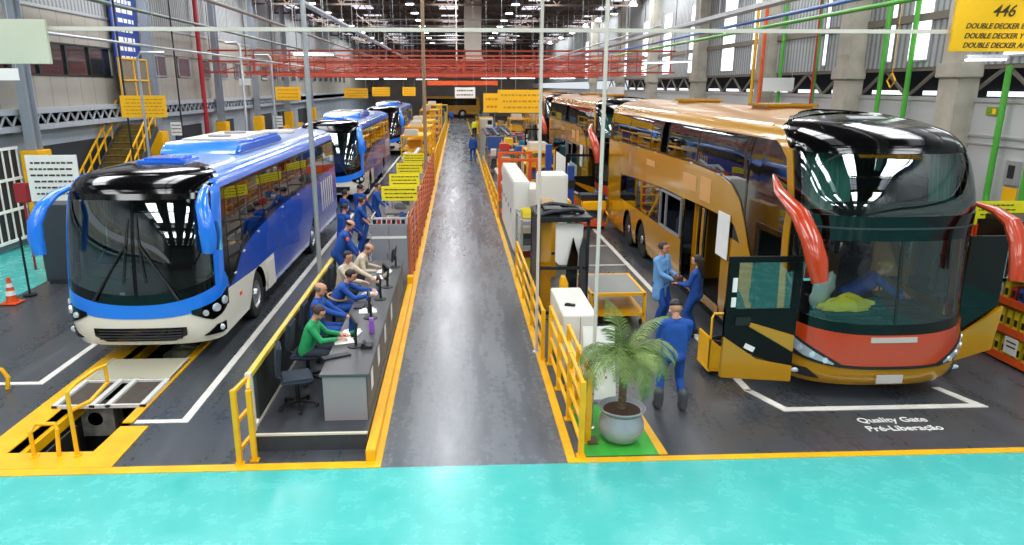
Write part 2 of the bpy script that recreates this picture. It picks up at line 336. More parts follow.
# ------------------------------------------------------------------ coach shell: contours swept from skirt to roof
class Shell:
    def __init__(s, keys, L, D, n):
        s.L, s.D = L, D
        k = np.array(keys, float); v = k[:, 0]
        s.vmin, s.vmax = v[0], v[-1]
        vv = np.linspace(v[0], v[-1], 400); tab = []
        for j in (1, 2, 3):
            y = k[:, j]; h = np.diff(v); dl = np.diff(y)/h; mm = np.zeros(len(v))
            mm[0], mm[-1] = dl[0], dl[-1]
            for i in range(1, len(v)-1):
                mm[i] = 0 if dl[i-1]*dl[i] <= 0 else 2*dl[i-1]*dl[i]/(dl[i-1]+dl[i])
            idx = np.clip(np.searchsorted(v, vv, side='right')-1, 0, len(v)-2)
            t = (vv-v[idx])/h[idx]
            tab.append((2*t**3-3*t**2+1)*y[idx]+(t**3-2*t**2+t)*h[idx]*mm[idx]+(-2*t**3+3*t**2)*y[idx+1]+(t**3-t**2)*h[idx]*mm[idx+1])
        s.vv, s.tab = vv, tab
        th = np.linspace(0, PI/2, 600); hw = max(k[:, 3])
        x = np.sin(th)**(2/n); d = 1-np.cos(th)**(2/n)
        arc = np.concatenate([[0], np.cumsum(np.hypot(np.diff(x)*hw, np.diff(d)*D))])
        s.arc, s.x, s.d, s.La = arc, x, d, arc[-1]
        s.amax = s.La + L - D
    def aY(s, y): return s.La + y - s.D
    def raw(s, a, v):
        z, fy, hw = (float(np.interp(v, s.vv, t)) for t in s.tab)
        A = abs(a); sg = 1 if a >= 0 else -1
        if A <= s.La:
            return Vector((sg*hw*float(np.interp(A, s.arc, s.x)), fy + s.D*float(np.interp(A, s.arc, s.d)), z))
        e = A - s.La
        return Vector((sg*hw, s.D + e + fy*max(0, 1-e/1.2), z))
    def pt(s, a, v, off=0.):
        p = s.raw(a, v)
        if off:
            h = .01
            da = s.raw(a+h, v)-s.raw(a-h, v); dv = s.raw(a, min(v+h, s.vmax))-s.raw(a, max(v-h, s.vmin))
            n = da.cross(dv)
            if n.length > 1e-9: p = p + n.normalized()*off
        return p
    def patch(s, mb, a0, a1, lo, hi, off=0., m=0, da=.1, nv=4, thick=0.):
        """surface between the two boundary curves lo(a), hi(a), on the coach skin; thick > 0 gives it a rim"""
        n = max(2, int(math.ceil(abs(a1-a0)/da))); fl = (lambda a: lo) if not callable(lo) else lo; fh = (lambda a: hi) if not callable(hi) else hi
        P = []
        for i in range(n+1):
            a = a0+(a1-a0)*i/n; l, h = fl(a), fh(a)
            P.append([s.pt(a, l+(h-l)*j/nv, off) for j in range(nv+1)])
        vs = [p for r in P for p in r]; W = nv+1
        fs = [(i*W+j, (i+1)*W+j, (i+1)*W+j+1, i*W+j+1) for i in range(n) for j in range(nv)]
        if thick:
            Q = []
            for i in range(n+1):
                a = a0+(a1-a0)*i/n; l, h = fl(a), fh(a)
                Q += [s.pt(a, l+(h-l)*j/nv, off-thick) for j in range(nv+1)]
            N = len(vs); vs += Q
            bd = [(i, 0) for i in range(n+1)]+[(n, j) for j in range(1, nv+1)]+[(i, nv) for i in range(n-1, -1, -1)]+[(0, j) for j in range(nv-1, 0, -1)]
            ids = [i*W+j for i, j in bd]
            fs += [(ids[k], ids[(k+1) % len(ids)], N+ids[(k+1) % len(ids)], N+ids[k]) for k in range(len(ids))]
        mb.add(vs, fs, m)
def cyc(f, ys, zs): return float(np.interp(f, ys, zs))

def arch(c, r, h, base):
    def f(y):
        t = abs(y-c)
        return base if t >= r else max(base, h*math.sqrt(max(0, 1-(t/r)**2))**.8)
    return f
def make_wheel(parent, x, y, r, wd, side):
    sg = 1 if side > 0 else -1
    t = MB(); t.lathe([(r*.62, -wd/2), (r*.93, -wd/2), (r, -wd/2+.03), (r, wd/2-.03), (r*.93, wd/2), (r*.62, wd/2), (r*.6, 0)], (x, y, r), 32, 0, 'x')
    o = t.build('wheel', M_rubber, parent)
    k = MB(); xx = x+sg*(wd/2-.02)
    k.lathe([(r*.62, -.05*sg), (r*.62, .0), (r*.55, .01*sg), (r*.5, -.06*sg), (r*.3, -.07*sg), (r*.26, .0), (r*.2, .04*sg), (r*.02, .045*sg)], (xx, y, r), 28, 0, 'x')
    for i in range(10):
        a = 2*PI*i/10; k.cyl((xx-.07*sg, y+math.cos(a)*r*.4, r+math.sin(a)*r*.4), (xx+.0*sg, y+math.cos(a)*r*.4, r+math.sin(a)*r*.4), .022, seg=8)
    k.build('rim', M_rim, o)
    return o
def fan_cap(sh, mb, off_v0, n, m):
    """flat tail wall"""
    col = [sh.raw(sh.amax, v) for v in np.linspace(off_v0, sh.vmax, n)]
    vs = [(p.x, p.y, p.z) for p in col]+[(-p.x, p.y, p.z) for p in col]
    mb.add(vs, [(i, i+1, n+i+1, n+i) for i in range(n-1)], m)
def coach_seats(parent, y0, y1, z, hw, step=.95):
    y = y0
    while y < y1:
        for sx in (-1, 1):
            b = MB()
            for k in (0, 1):
                x = sx*(hw-.28-k*.46)
                b.box(x-.21, x+.21, y, y+.45, z+.35, z+.5); b.box(x-.21, x+.21, y+.42, y+.54, z+.4, z+1.15)
                b.box(x-.05, x+.05, y+.15, y+.3, z, z+.36)
            b.build('seat', M_seat, parent, bevel=.03)
        y += step

def make_blue_coach(loc, label, group):
    R = empty('coach_bus', loc, label, 'bus', group)
    sh = Shell([(.34, .36, .09, 1.28), (.45, .45, .02, 1.32), (.7, .7, 0, 1.335), (1.1, 1.1, .02, 1.34), (1.5, 1.5, .06, 1.335), (2.2, 2.2, .17, 1.32), (2.8, 2.8, .33, 1.30),
                (3.02, 3.02, .42, 1.28), (3.17, 3.16, .53, 1.24), (3.34, 3.28, .76, 1.12), (3.52, 3.35, 1.1, .88), (3.75, 3.39, 1.5, .45), (3.95, 3.40, 1.75, .02)], 12.8, .62, 2.9)
    La = sh.La; aY = sh.aY; E_ = sh.amax
    W1, W2 = 2.72, 8.75
    ar1, ar2 = arch(W1, .64, 1.1, .345), arch(W2, .64, 1.1, .345)
    def yof(a): return abs(a)-La+sh.D
    def b0(a): y = yof(a); return max(ar1(y), ar2(y)) if abs(a) > La else .345
    def b1(a):
        if abs(a) < La: t = abs(a)/La; return .87+.36*t**2.6
        y = yof(a)
        return max(b0(a)+.001, 1.2-.1*min(1, (y-.6)/2)) if y < 4.1 else b0(a)+.001
    def b2(a):
        if abs(a) < La: t = abs(a)/La; return 1.09+.44*t**2.2
        y = yof(a); return cyc(y, [.6, .9, 1.2, 1.8, 2.9, 5, 7.6, 12.8], [1.5, 1.2, 1.3, 1.68, 1.86, 2.02, 2.07, 2.13])
    top = 3.0
    body = MB()
    sh.patch(body, -E_, E_, b0, b1, 0, 1, .07, 3)
    sh.patch(body, -E_, E_, b1, b2, 0, 0, .07, 5)
    for s_ in (-1, 1):
        sh.patch(body, s_*E_, s_*(La-.02), top+.12, sh.vmax, 0, 2, .15, 8)
    fan_cap(sh, body, .36, 14, 0)
    body.build('body', [M_blue, M_white, M_roofb], R, recalc=False)
    cp = MB(); sh.patch(cp, -La+.02, La-.02, top, sh.vmax, .004, 0, .06, 14, .03); cp.build('front_cap', M_black, R)
    # dark band round the glazing
    fr = MB()
    sh.patch(fr, -E_, E_, b2, lambda a: b2(a)+(.2 if abs(a) < La else .11), .003, 0, .08, 1)
    for s_ in (-1, 1): sh.patch(fr, s_*(La-.03), s_*E_, top-.03, top+.12, .003, 0, .1, 1)
    sh.patch(fr, -La, La, top-.1, top, .003, 0, .06, 1)
    wb = 1.42
    posts = [(-La-.25, -wb), (wb, La+.25)]+[(aY(y)-.04, aY(y)+.04) for y in (1.95, 3.6, 5.2, 6.0, 7.6, 9.2, 10.8, 12.72)]
    posts += [(-b, -a) for a, b in posts[2:]]
    for a, b in posts: sh.patch(fr, a, b, lambda q: b2(q)+.1, top, .003, 0, .06, 4)
    fr.build('window_frame', M_black, R, recalc=False)
    g = MB(); sh.patch(g, -wb, wb, lambda a: b2(a)+.2, top-.1, 0, 0, .07, 8, .012); gw = g.build('windshield', G_wind, R)
    d = MB(); sh.patch(d, -.03, .03, lambda a: b2(a)+.11, top-.1, .008, 0, .02, 8, .02); d.build('centre_post', M_black, gw)
    ys = [.9, 1.95, 3.6, 5.2, 6.0, 7.6, 9.2, 10.8, 12.72]
    for s_ in (-1, 1):
        for i in range(len(ys)-1):
            q = MB(); a, b = aY(ys[i])+.04, aY(ys[i+1])-.04
            sh.patch(q, s_*a, s_*b, lambda q_: b2(q_)+.1, top, -.004, 0, .15, 4, .01); q.build('side_window', G_side, R)
    # bright blue face band, the arches up the corners and the roof rail
    bb = MB()
    sh.patch(bb, -La-.1, La+.1, lambda a: b1(a)+.0, lambda a: b2(a)+.02, .014, 0, .06, 4, .04)
    bb.build('front_band', M_bluel, R)
    for s_ in (-1, 1):
        q = MB(); sh.patch(q, s_*(La-.34), s_*(La-.06), lambda a: b2(a)-.05, 3.2, .016, 0, .05, 10, .03)
        sh.patch(q, s_*(La-.2), s_*E_, 3.03, 3.3, .018, 0, .12, 4, .03); q.build('roof_rail', M_bluel, R)
    # lights, grille, plate
    for s_ in (-1, 1):
        q = MB(); sh.patch(q, s_*(La-.78), s_*(La+.06), lambda a: b1(a)-.02-.24*min(1, (abs(a)-La+.78)/.35), lambda a: b1(a)+.05, .02, 0, .04, 3, .03)
        h = q.build('headlight', M_black, R)
        for k, (da, r) in enumerate(((.55, .06), (.36, .085), (.16, .085))):
            p = sh.pt(s_*(La-da), b1(La-da)-.08, .03); n = (sh.pt(s_*(La-da), b1(La-da)-.08, .06)-p).normalized()
            t = MB(); t.cyl(p-n*.03, p+n*.025, r, r*.8, 16); t.build('lamp', M_lamp, h)
        q = MB(); sh.patch(q, s_*(La-.6), s_*(La-.12), lambda a: .50, lambda a: .50+.17*min(1, (abs(a)-La+.6)/.25), .016, 0, .04, 3, .03)
        h = q.build('fog_light', M_black, R); p = sh.pt(s_*(La-.28), .6, .02)
        t = MB(); t.sphere(p, .06, sc=(1, .5, 1)); t.build('lamp', M_lamp, h)
    q = MB(); sh.patch(q, -.8, .8, lambda a: .46+.1*max(0, abs(a)-.6)/.2, .70, .016, 0, .05, 4, .03)
    for i in range(4): sh.patch(q, -.72, .72, .50+i*.05, .515+i*.05, .03, 1, .08, 1, .02)
    q.build('grille', [M_black, M_dgrey], R)
    # wipers
    for s_, a1, a2 in ((-1, -.62, -.12), (1, .62, .12)):
        q = MB(); p0 = sh.pt(a1*1.15, b2(a1)+.06, .05); p1 = sh.pt(a2, 2.15, .05)
        q.tube([p0, p0.lerp(p1, .5), p1], [.022, .018, .012], 8); q.tube([sh.pt(a2*1.6, 1.5, .04), sh.pt(a2, 2.1, .04), sh.pt(a2*.6, 2.6, .04)], .012, 6)
        q.build('wiper', M_dark, R)
    # mirrors on long curved arms
    for s_ in (-1, 1):
        q = MB()
        pts = [(s_*1.2, .62, 3.08), (s_*1.25, .3, 3.02), (s_*1.32, .0, 2.86), (s_*1.40, -.12, 2.62), (s_*1.42, -.14, 2.35), (s_*1.40, -.12, 2.08)]
        if s_ > 0: pts = [(s_*(abs(x)-.02), y, z) for x, y, z in pts]
        q.tube(pts, [.07, .085, .11, .13, .14, .11], 14, flat=.75)
        mr = q.build('mirror', M_bluel, R)
        q = MB(); q.box(s_*1.47-.1, s_*1.47+.1, -.02, .0, 2.1, 2.6); q.build('mirror_glass', M_chrome, mr, bevel=.006)
    # wheels and wells
    for s_ in (-1, 1):
        for wy in (W1, W2): make_wheel(R, s_*1.13, wy, .5, .3, s_)
    q = MB()
    for wy in (W1, W2): q.box(-.9, .9, wy-.66, wy+.66, .35, 1.15)
    q.box(-1.2, 1.2, .5, W1-.68, .36, .42); q.box(-1.2, 1.2, W1+.68, W2-.68, .36, .42); q.box(-1.2, 1.2, W2+.68, 12.7, .36, .42)
    q.box(-1.28, 1.28, .75, 12.75, 1.16, 1.24); q.build('chassis', M_dark, R, smooth=False)
    # cabin
    q = MB(); q.prism([(-1.1, 1.5), (1.1, 1.5), (1.1, 1.25), (-1.1, 1.25)], 'y', .35, .95); q.prism([(-1.05, 1.5), (-.2, 1.5), (-.25, 1.68), (-1.0, 1.68)], 'y', .5, .8)
    q.build('dashboard', M_int, R, bevel=.03)
    q = MB(); q.lathe([(.2, -.012), (.23, -.012), (.23, .012), (.2, .012)], (-.62, 1.0, 1.85), 24); q.cyl((-.62, .8, 1.5), (-.62, 1.0, 1.85), .03)
    q.build('steering_wheel', M_dark, R)
    q = MB(); q.box(-1.2, 1.2, 2.3, 2.36, 1.3, 2.95); q.build('bulkhead', M_int, R, smooth=False)
    coach_seats(R, 3.0, 12, 1.25, 1.25, 1.1)
    # roof equipment
    q = MB(); q.box(-.45, .45, 1.7, 2.5, 3.37, 3.44); q.box(-.36, .36, 1.78, 2.42, 3.44, 3.48); q.build('roof_hatch', M_bluel, R, bevel=.03)
    q = MB(); q.prism([(3.6, 3.36), (4.0, 3.6), (7.4, 3.6), (7.8, 3.36)], 'x', -.85, .85)
    ac = q.build('air_conditioner', M_bluel, R, bevel=.06)
    q = MB(); q.box(-.62, .62, 4.5, 7.2, 3.595, 3.65)
    for yy in (5.2, 6.4): q.lathe([(.26, 0), (.26, .04), (.02, .05)], (0, yy, 3.65), 20, 1)
    q.build('fan_cover', [M_cream, M_grey], ac, bevel=0)
    q = MB(); q.box(-.5, .5, 10.2, 11, 3.37, 3.47); q.build('roof_hatch', M_cream, R, bevel=.03)
    # side vents, marker lights, flap
    for s_ in (1,):
        q = MB()
        for k in range(6): q.cbox((s_*1.325, 10.2+k*.36, 1.45), (.03, .14, .9))
        q.build('vent_slats', M_white, R)
        for yy in (1.25, 1.9, 3.0, 5.2, 7.0):
            q = MB(); q.cbox((s_*1.34, yy, b2(aY(yy))-.06 if yy > 1.6 else 1.36), (.03, .12, .035)); q.build('marker_light', M_lamp, R, bevel=.008)
        q = MB(); q.cbox((1.345, 3.72, .72), (.012, .62, .62)); q.build('service_flap', M_white, R, bevel=.004)
        q = MB(); q.cbox((1.345, 2.0-.55, .9), (.02, .1, .07)); q.build('reflector', M_org, R)
    return R, sh

def make_gold_coach(loc, label, group):
    R = empty('double_decker_bus', loc, label, 'bus', group)
    HW = 1.42
    sh = Shell([(.24, .26, .14, 1.36), (.4, .4, .03, 1.4), (.6, .6, 0, 1.41), (.95, .95, .02, HW), (1.2, 1.2, .05, HW), (1.9, 1.9, .11, HW), (2.55, 2.55, .16, HW), (2.75, 2.75, .14, HW),
                (2.95, 2.95, .12, HW), (3.5, 3.5, .28, 1.40), (3.85, 3.85, .48, 1.36), (4.02, 4.0, .62, 1.30), (4.2, 4.15, .90, 1.17), (4.4, 4.27, 1.35, .9), (4.65, 4.35, 2.1, .45), (4.9, 4.37, 2.5, .02)], 14.3, .85, 2.6)
    La = sh.La; aY = sh.aY; E_ = sh.amax
    def yof(a): return abs(a)-La+sh.D
    WY = (2.62, 9.75, 11.35); ars = [arch(c, .66, 1.12, .245) for c in WY]
    def b0(a): y = yof(a); return max(f(y) for f in ars) if abs(a) > La else .245
    top = 4.0
    wlo = 1.33                                     # lower windows' sill
    def bt(a): return cyc(yof(a), [2.0, 2.3, 2.55, 2.85, 3.3, 4.0, 5.7, 12.5, 14.3], [1.7, 1.98, 2.38, 2.74, 2.98, 3.1, 3.15, 3.08, 3.05])
    def bl(a): return cyc(yof(a), [2.0, 2.5, 3.0, 3.3, 4.7, 8, 10.5, 12, 14.3], [1.25, 1.82, 2.26, 2.32, 2.33, 2.30, 2.2, 2.12, 2.1])
    body = MB()
    # roof
    for s_ in (-1, 1): sh.patch(body, s_*E_, s_*aY(1.3), top-.06, sh.vmax, 0, 1, .2, 9)
    # front bumper and face
    sh.patch(body, -aY(.95), aY(.95), .245, 1.02, 0, 0, .07, 6)
    fan_cap(sh, body, .26, 14, 0)
    for s_ in (-1, 1):
        # tail quarter
        sh.patch(body, s_*aY(12.4), s_*E_, b0, bl, 0, 0, .1, 6)
        # gold below the lower windows
        y0 = 6.1 if s_ < 0 else .95
        sh.patch(body, s_*aY(y0), s_*aY(12.4), b0, lambda a: max(wlo, b0(a)+.02), 0, 0, .08, 4)
        if s_ < 0:
            sh.patch(body, s_*aY(1.95), s_*aY(3.55), b0, lambda a: cyc(yof(a), [1.95, 2.3, 3.1, 3.55], [1.2, 1.95, 2.0, 1.85]), 0, 0, .08, 5)
            sh.patch(body, s_*aY(3.55), s_*aY(6.1), .245, .5, 0, 0, .3, 2)
    body.build('body', [M_gold, M_goldr], R, recalc=False)
    # the sweeping gold band between the decks
    for s_ in (-1, 1):
        q = MB(); sh.patch(q, s_*aY(2.05), s_*E_, bl, bt, .012, 0, .08, 5, .05); q.build('side_band', M_gold, R)
        q = MB(); q_hi = lambda a: cyc(yof(a), [.7, .85, 1.0, 1.25, 1.7, 2.3], [3.75, 3.95, 4.05, 4.12, 4.16, 4.18])
        q_lo = lambda a: cyc(yof(a), [.7, .88, .9, 1.0, 1.25, 1.7, 2.3, 14.3], [1.0, 1.0, 3.5, 3.7, 3.88, 3.96, 3.99, 3.99])
        sh.patch(q, s_*aY(.68), s_*aY(.88), .95, 3.85, .014, 0, .05, 12, .03)
        sh.patch(q, s_*aY(.70), s_*aY(2.4), lambda a: cyc(yof(a), [.7, .9, 1.15, 1.5, 2.0, 2.4], [3.6, 3.7, 3.85, 3.93, 3.97, 3.98]), q_hi, .016, 0, .06, 4, .03)
        sh.patch(q, s_*aY(2.35), s_*E_, 3.96, 4.22, .016, 0, .3, 3, .02)
        q.build('front_arch', M_gold, R)
    # cap
    cp = MB(); sh.patch(cp, -aY(1.0), aY(1.0), 3.9, sh.vmax, .006, 0, .07, 14, .03); [sh.patch(cp, s_*aY(.95), s_*aY(2.5), lambda a: cyc(yof(a), [.95, 1.6, 2.5], [4.02, 4.14, 4.45]), sh.vmax, .012, 0, .07, 10, .03) for s_ in (-1, 1)]; cp.build('front_cap', M_black, R)
    q = MB(); sh.patch(q, -.55, .45, 4.42, 4.5, .02, 0, .1, 2, .02); q.build('roof_window', M_grey, R)
    # orange face band and lower lip
    q = MB(); sh.patch(q, -aY(.72), aY(.72), lambda a: .62+.28*(abs(a)/La)**3+.0, lambda a: 1.12+.22*(abs(a)/La)**2.5, .018, 0, .06, 5, .05)
    q.build('front_band', M_orange, R)
    q = MB(); sh.patch(q, -.36, .36, 1.01, 1.09, .032, 0, .08, 2, .02); q.build('badge_bar', mat('badge_silver', 'B9B2AA', .4), R)
    q = MB(); q.cbox((0, -.012, .42), (.42, .02, .14)); q.build('license_plate', mat('plate_grey', 'B9B4AE', .5), R, bevel=.004)
    for s_ in (-1, 1):
        q = MB(); sh.patch(q, s_*(La-1.12), s_*(La-.1), lambda a: cyc(abs(a), [La-1.12, La-.6, La-.1], [.60, .70, .92]), lambda a: cyc(abs(a), [La-1.12, La-.75, La-.1], [.66, .86, 1.2]), .035, 0, .05, 4, .04)
        h = q.build('headlight', M_dark, R)
        q = MB(); sh.patch(q, s_*(La-1.02), s_*(La-.16), lambda a: cyc(abs(a), [La-1.02, La-.6, La-.16], [.64, .73, .95]), lambda a: cyc(abs(a), [La-1.02, La-.7, La-.16], [.67, .84, 1.12]), .045, 0, .04, 3, .02); q.build('lens', mat('lens_grey', '9AA4AC', .15, coat=1.), h)
        for k, (da, z) in enumerate(((.9, .70), (.72, .77), (.54, .84), (.36, .92), (.2, 1.0))):
            t = MB(); p = sh.pt(s_*(La-da), z, .03); n = (sh.pt(s_*(La-da), z, .06)-p).normalized(); t.cyl(p-n*.03, p+n*.035, .05, .04, 14); t.build('lamp', M_lamp, h)
        q = MB(); sh.patch(q, s_*(La-.85), s_*(La-.3), lambda a: .38, lambda a: .38+.14*min(1, (abs(a)-La+.85)/.2), .02, 0, .05, 2, .03)
        h = q.build('fog_light', M_dark, R); t = MB(); p = sh.pt(s_*(La-.5), .45, .03); t.sphere(p, .05, sc=(1.6, .6, .8)); t.build('lamp', M_lamp, h)
    q = MB(); sh.patch(q, -aY(.5), aY(.5), lambda a: .585+.28*(abs(a)/La)**3, lambda a: .63+.28*(abs(a)/La)**3, .026, 0, .06, 1, .03); q.build('lip_seal', M_dark, R)
    # black frames of both windshields
    fr = MB(); wa = aY(.66)
    lowsill = lambda a: 1.10+.22*(abs(a)/La)**2.5
    lowglass = lambda a: 1.28+.22*(abs(a)/La)**2.5
    sh.patch(fr, -wa, wa, lowsill, lowglass, .006, 0, .06, 2, .02)
    sh.patch(fr, -wa, wa, 2.56, 2.94, .006, 0, .06, 4, .02)
    sh.patch(fr, -wa, wa, 3.82, 3.95, .006, 0, .06, 2, .02)
    gl, gu = 1.62, 1.56
    for s_ in (-1, 1):
        sh.patch(fr, s_*gl, s_*wa, lowglass, 2.56, .006, 0, .05, 5, .02); sh.patch(fr, s_*gu, s_*wa, 2.94, 3.82, .006, 0, .05, 5, .02)
    fr.build('windshield_frame', M_black, R)
    q = MB(); sh.patch(q, -gl, gl, lowglass, 2.56, 0, 0, .07, 6, .012); g1 = q.build('windshield', G_clear, R); g1['label'] = 'clear lower windshield'
    q = MB(); sh.patch(q, -.02, .02, lowglass, 2.56, .01, 0, .02, 5, .02); q.build('centre_post', M_dark, g1)
    q = MB(); sh.patch(q, -gu, gu, 2.94, 3.82, 0, 0, .07, 6, .012); g2 = q.build('windshield', G_wind, R); g2['label'] = 'greenish upper windshield'
    q = MB(); sh.patch(q, -1.3, 1.3, 2.74, 2.77, .012, 0, .07, 1, .02); q.build('trim_line', M_dgrey, R)
    # side glazing: upper band and everything dark ahead of the gold band
    for s_ in (-1, 1):
        for ya, yb, o in ((.88, 2.6, 0), (2.66, 5.4, 0), (5.46, 7.6, 0), (8.3, 9.2, 1), (9.26, 11.6, 0), (11.66, 13.9, 0)):
            q = MB(); sh.patch(q, s_*aY(ya), s_*aY(yb), (lambda a: bt(a) if yof(a) > 2.05 else 2.5), top, -.004, 0, .1, 5, .012); q.build('side_window', mat('smoked_panel', '07090C', .06, coat=1.) if ya < 1 else G_side, R)
        q = MB()
        for y in (2.63, 5.43, 7.64, 8.26, 9.23, 11.63, 13.95): sh.patch(q, s_*aY(y-.04), s_*aY(y+.04), bt, top, .002, 0, .05, 3, .02)
        sh.patch(q, s_*aY(13.95), s_*E_, bt, top, .002, 0, .1, 3, .02)
        sh.patch(q, s_*aY(2.05), s_*E_, bt, lambda a: bt(a)+.05, .002, 0, .1, 1, .01)
        # dark panels between door and band
        sh.patch(q, s_*aY(.88), s_*aY(2.08), 2.42 if s_ < 0 else 1.33, 2.52, .002, 0, .1, 1, .02)
        if s_ > 0:
            for y in (.95, 2.1, 3.9, 6.05): sh.patch(q, aY(y-.05), aY(y+.05), 1.33, (lambda a: max(1.34, bl(a))), .002, 0, .05, 3, .03)
            for ya, yb in ((1.0, 2.05), (2.15, 3.85), (3.95, 6.0)):
                g_ = MB(); sh.patch(g_, aY(ya), aY(yb), 1.33, (lambda a: bl(a) if yof(a) > 2.1 else 2.45), -.004, 0, .1, 3, .012); g_.build('side_window', G_clear, R)
        else:
            sh.patch(q, -aY(1.9), -aY(2.08), .5, 2.45, .002, 0, .1, 3, .02)
            sh.patch(q, -aY(2.05), -aY(3.6), lambda a: cyc(yof(a), [2.05, 2.3, 3.1, 3.6], [1.2, 1.95, 2.0, 1.85])-.0, bl, .002, 0, .1, 3, .02)
            for y in (4.6, 4.95, 6.05): sh.patch(q, -aY(y-.06), -aY(y+.06), .5, 2.32, .002, 0, .05, 3, .03)
        for y in (8.0, 10.3, 12.2): sh.patch(q, s_*aY(y-.06), s_*aY(y+.06), wlo, bl, .002, 0, .05, 2, .03)
        sh.patch(q, s_*aY(6.1), s_*aY(12.4), lambda a: bl(a)-.06, bl, .002, 0, .2, 1, .02); sh.patch(q, s_*aY(12.2), s_*aY(12.42), wlo, bl, .002, 0, .05, 2, .03)
        q.build('window_frame', M_black, R)
        for ya, yb in ((8.06, 10.24), (10.36, 12.14)):
            q = MB(); sh.patch(q, s_*aY(ya), s_*aY(yb), wlo, lambda a: bl(a)-.06, -.004, 0, .3, 3, .012); q.build('side_window', G_side, R)
    # open sash
    q = MB(); x = -HW
    for (a, b) in (((x, 6.2, 1.36), (x, 6.2, 2.24)), ((x, 7.9, 1.36), (x, 7.9, 2.24)), ((x, 6.2, 1.36), (x, 7.9, 1.36)), ((x, 6.2, 2.24), (x, 7.9, 2.24)), ((x, 7.4, 1.36), (x, 7.4, 2.24))): q.beam(a, b, .05)
    q.build('window_sash', M_grey, R)
    # decks, partitions, seats
    q = MB(); q.box(-1.35, 1.35, 1.0, 14.2, .42, .5); q.box(-1.36, 1.36, .8, 14.2, 2.62, 2.72); q.box(-1.1, 1.1, .45, 1.0, 2.62, 2.72)
    for wy in WY: q.box(-1.0, 1.0, wy-.68, wy+.68, .3, 1.14)
    q.box(-1.3, 1.3, 14.0, 14.2, .4, 4.0); q.build('deck', M_dark, R, smooth=False)
    q = MB(); q.box(-1.3, -.1, 5.6, 5.66, .5, 2.5); q.box(-1.25, -1.19, 4.98, 5.6, .6, 2.2); q.build('partition', M_gold, R, bevel=.02)
    q = MB(); q.box(-1.3, .35, 3.3, 3.36, .5, 2.6); q.build('partition', M_int, R, smooth=False)
    q = MB(); q.box(-.95, 1.2, .35, .95, .95, 1.25); q.box(-.85, .1, .45, .9, 1.2, 1.34); q.build('dashboard', mat('dash_teal', '2D3B3C', .5), R, bevel=.05)
    q = MB()
    q.cbox((.35, .62, 1.36), (.95, .3, .14)); q.box(.0, .7, .6, .7, 1.4, 1.5); q.build('instrument_panel', M_dark, R, bevel=.03)
    q = MB(); q.lathe([(.2, -.015), (.24, -.015), (.24, .015), (.2, .015)], (.55, 1.15, 1.42), 24); q.cyl((.55, .9, 1.1), (.55, 1.15, 1.42), .03); q.cbox((.55, 1.15, 1.42), (.42, .05, .02)); q.build('steering_wheel', M_dark, R)
    q = MB(); q.box(.28, .82, 1.7, 2.2, .85, 1.05); q.box(.28, .82, 2.15, 2.32, 1.0, 1.85); q.build('driver_seat', M_seat, R, bevel=.05)
    coach_seats(R, 6.6, 13, .5, 1.3, 1.1); coach_seats(R, 2.2, 13, 2.72, 1.3, 1.1)
    # curtains behind the upper windshield, sill bar
    for s_ in (-1, 1):
        q = MB(); n = 26; vs = []
        for i in range(n+1):
            t = i/n; x = s_*(.62+.6*t); y = .62+.25*t+.03*math.sin(i*2.3)
            vs += [(x, y, 2.95), (x, y+.15, 3.85), (x, y+.02, 2.95), (x, y+.17, 3.85)]
        q.add(vs, [(4*i, 4*i+4, 4*i+5, 4*i+1) for i in range(n)]+[(4*i+2, 4*i+3, 4*i+7, 4*i+6) for i in range(n)])
        q.build('curtain', M_curt, R)
    q = MB(); q.box(-1.0, 1.1, .36, .44, 2.92, 3.12); q.build('upper_ledge', M_int, R, bevel=.02)
    # mirrors
    for s_ in (-1, 1):
        q = MB(); pts = [(-1.67, 1.65, 3.34), (-1.63, .85, 3.21), (-1.62, .15, 2.98), (-1.57, -.15, 2.67), (-1.5, -.25, 2.37), (-1.45, -.3, 2.08)]
        if s_ > 0: pts = [(1.38, .75, 3.05), (1.48, .3, 2.98), (1.50, 0, 2.86), (1.53, -.15, 2.6), (1.52, -.25, 2.3), (1.48, -.3, 2.05)]
        if s_ < 0: pts = [(-1.40, 1.62, 3.38)]+pts[1:]
        q.tube(pts, [.03, .09, .14, .15, .16, .12], 14, flat=.7); mr = q.build('mirror', M_orange, R)
        q = MB(); q.box(pts[4][0]-.1, pts[4][0]+.1, -.12, -.1, 2.05, 2.5); q.build('mirror_glass', M_chrome, mr, bevel=.006)
    # open front door on the kerb side, swung out ahead of the axle; flap on the far side
    q = MB(); X0, X1, Yd = -2.62, -1.5, .12
    q.box(X0, X1, Yd, Yd+.05, 2.27, 2.36); q.box(X0, X0+.16, Yd, Yd+.05, .95, 2.27); q.box(X1-.12, X1, Yd, Yd+.05, .9, 2.27)
    q.prism([(X0, 1.0), (X1, .55), (X1, 1.5), (X0, 1.5)], 'y', Yd, Yd+.05); q.box(X0, X1, Yd, Yd+.05, 1.45, 1.55)
    dr = q.build('door', mat('door_black', '0A0A0B', .4, spec=.25), R, bevel=.008)
    q = MB(); q.prism([(X0, .45), (X1, .36), (X1, .62), (X0+.55, .74), (X0, 1.12)], 'y', Yd-.02, Yd+.06); q.build('door_skirt', M_gold, dr, bevel=.01)
    q = MB(); q.prism([(X1-.75, 1.28), (X1-.02, .85), (X1-.02, 1.12), (X1-.72, 1.34)], 'y', Yd-.03, Yd+.03); q.build('door_trim', M_gold, dr, bevel=.01)
    q = MB(); q.box(X0+.16, X1-.12, Yd+.015, Yd+.03, 1.55, 2.27); q.build('door_window', G_clear, dr, smooth=False)
    q = MB(); q.cbox((X0+.28, Yd-.01, 1.36), (.24, .03, .14)); q.build('handle', M_dark, dr, bevel=.01)
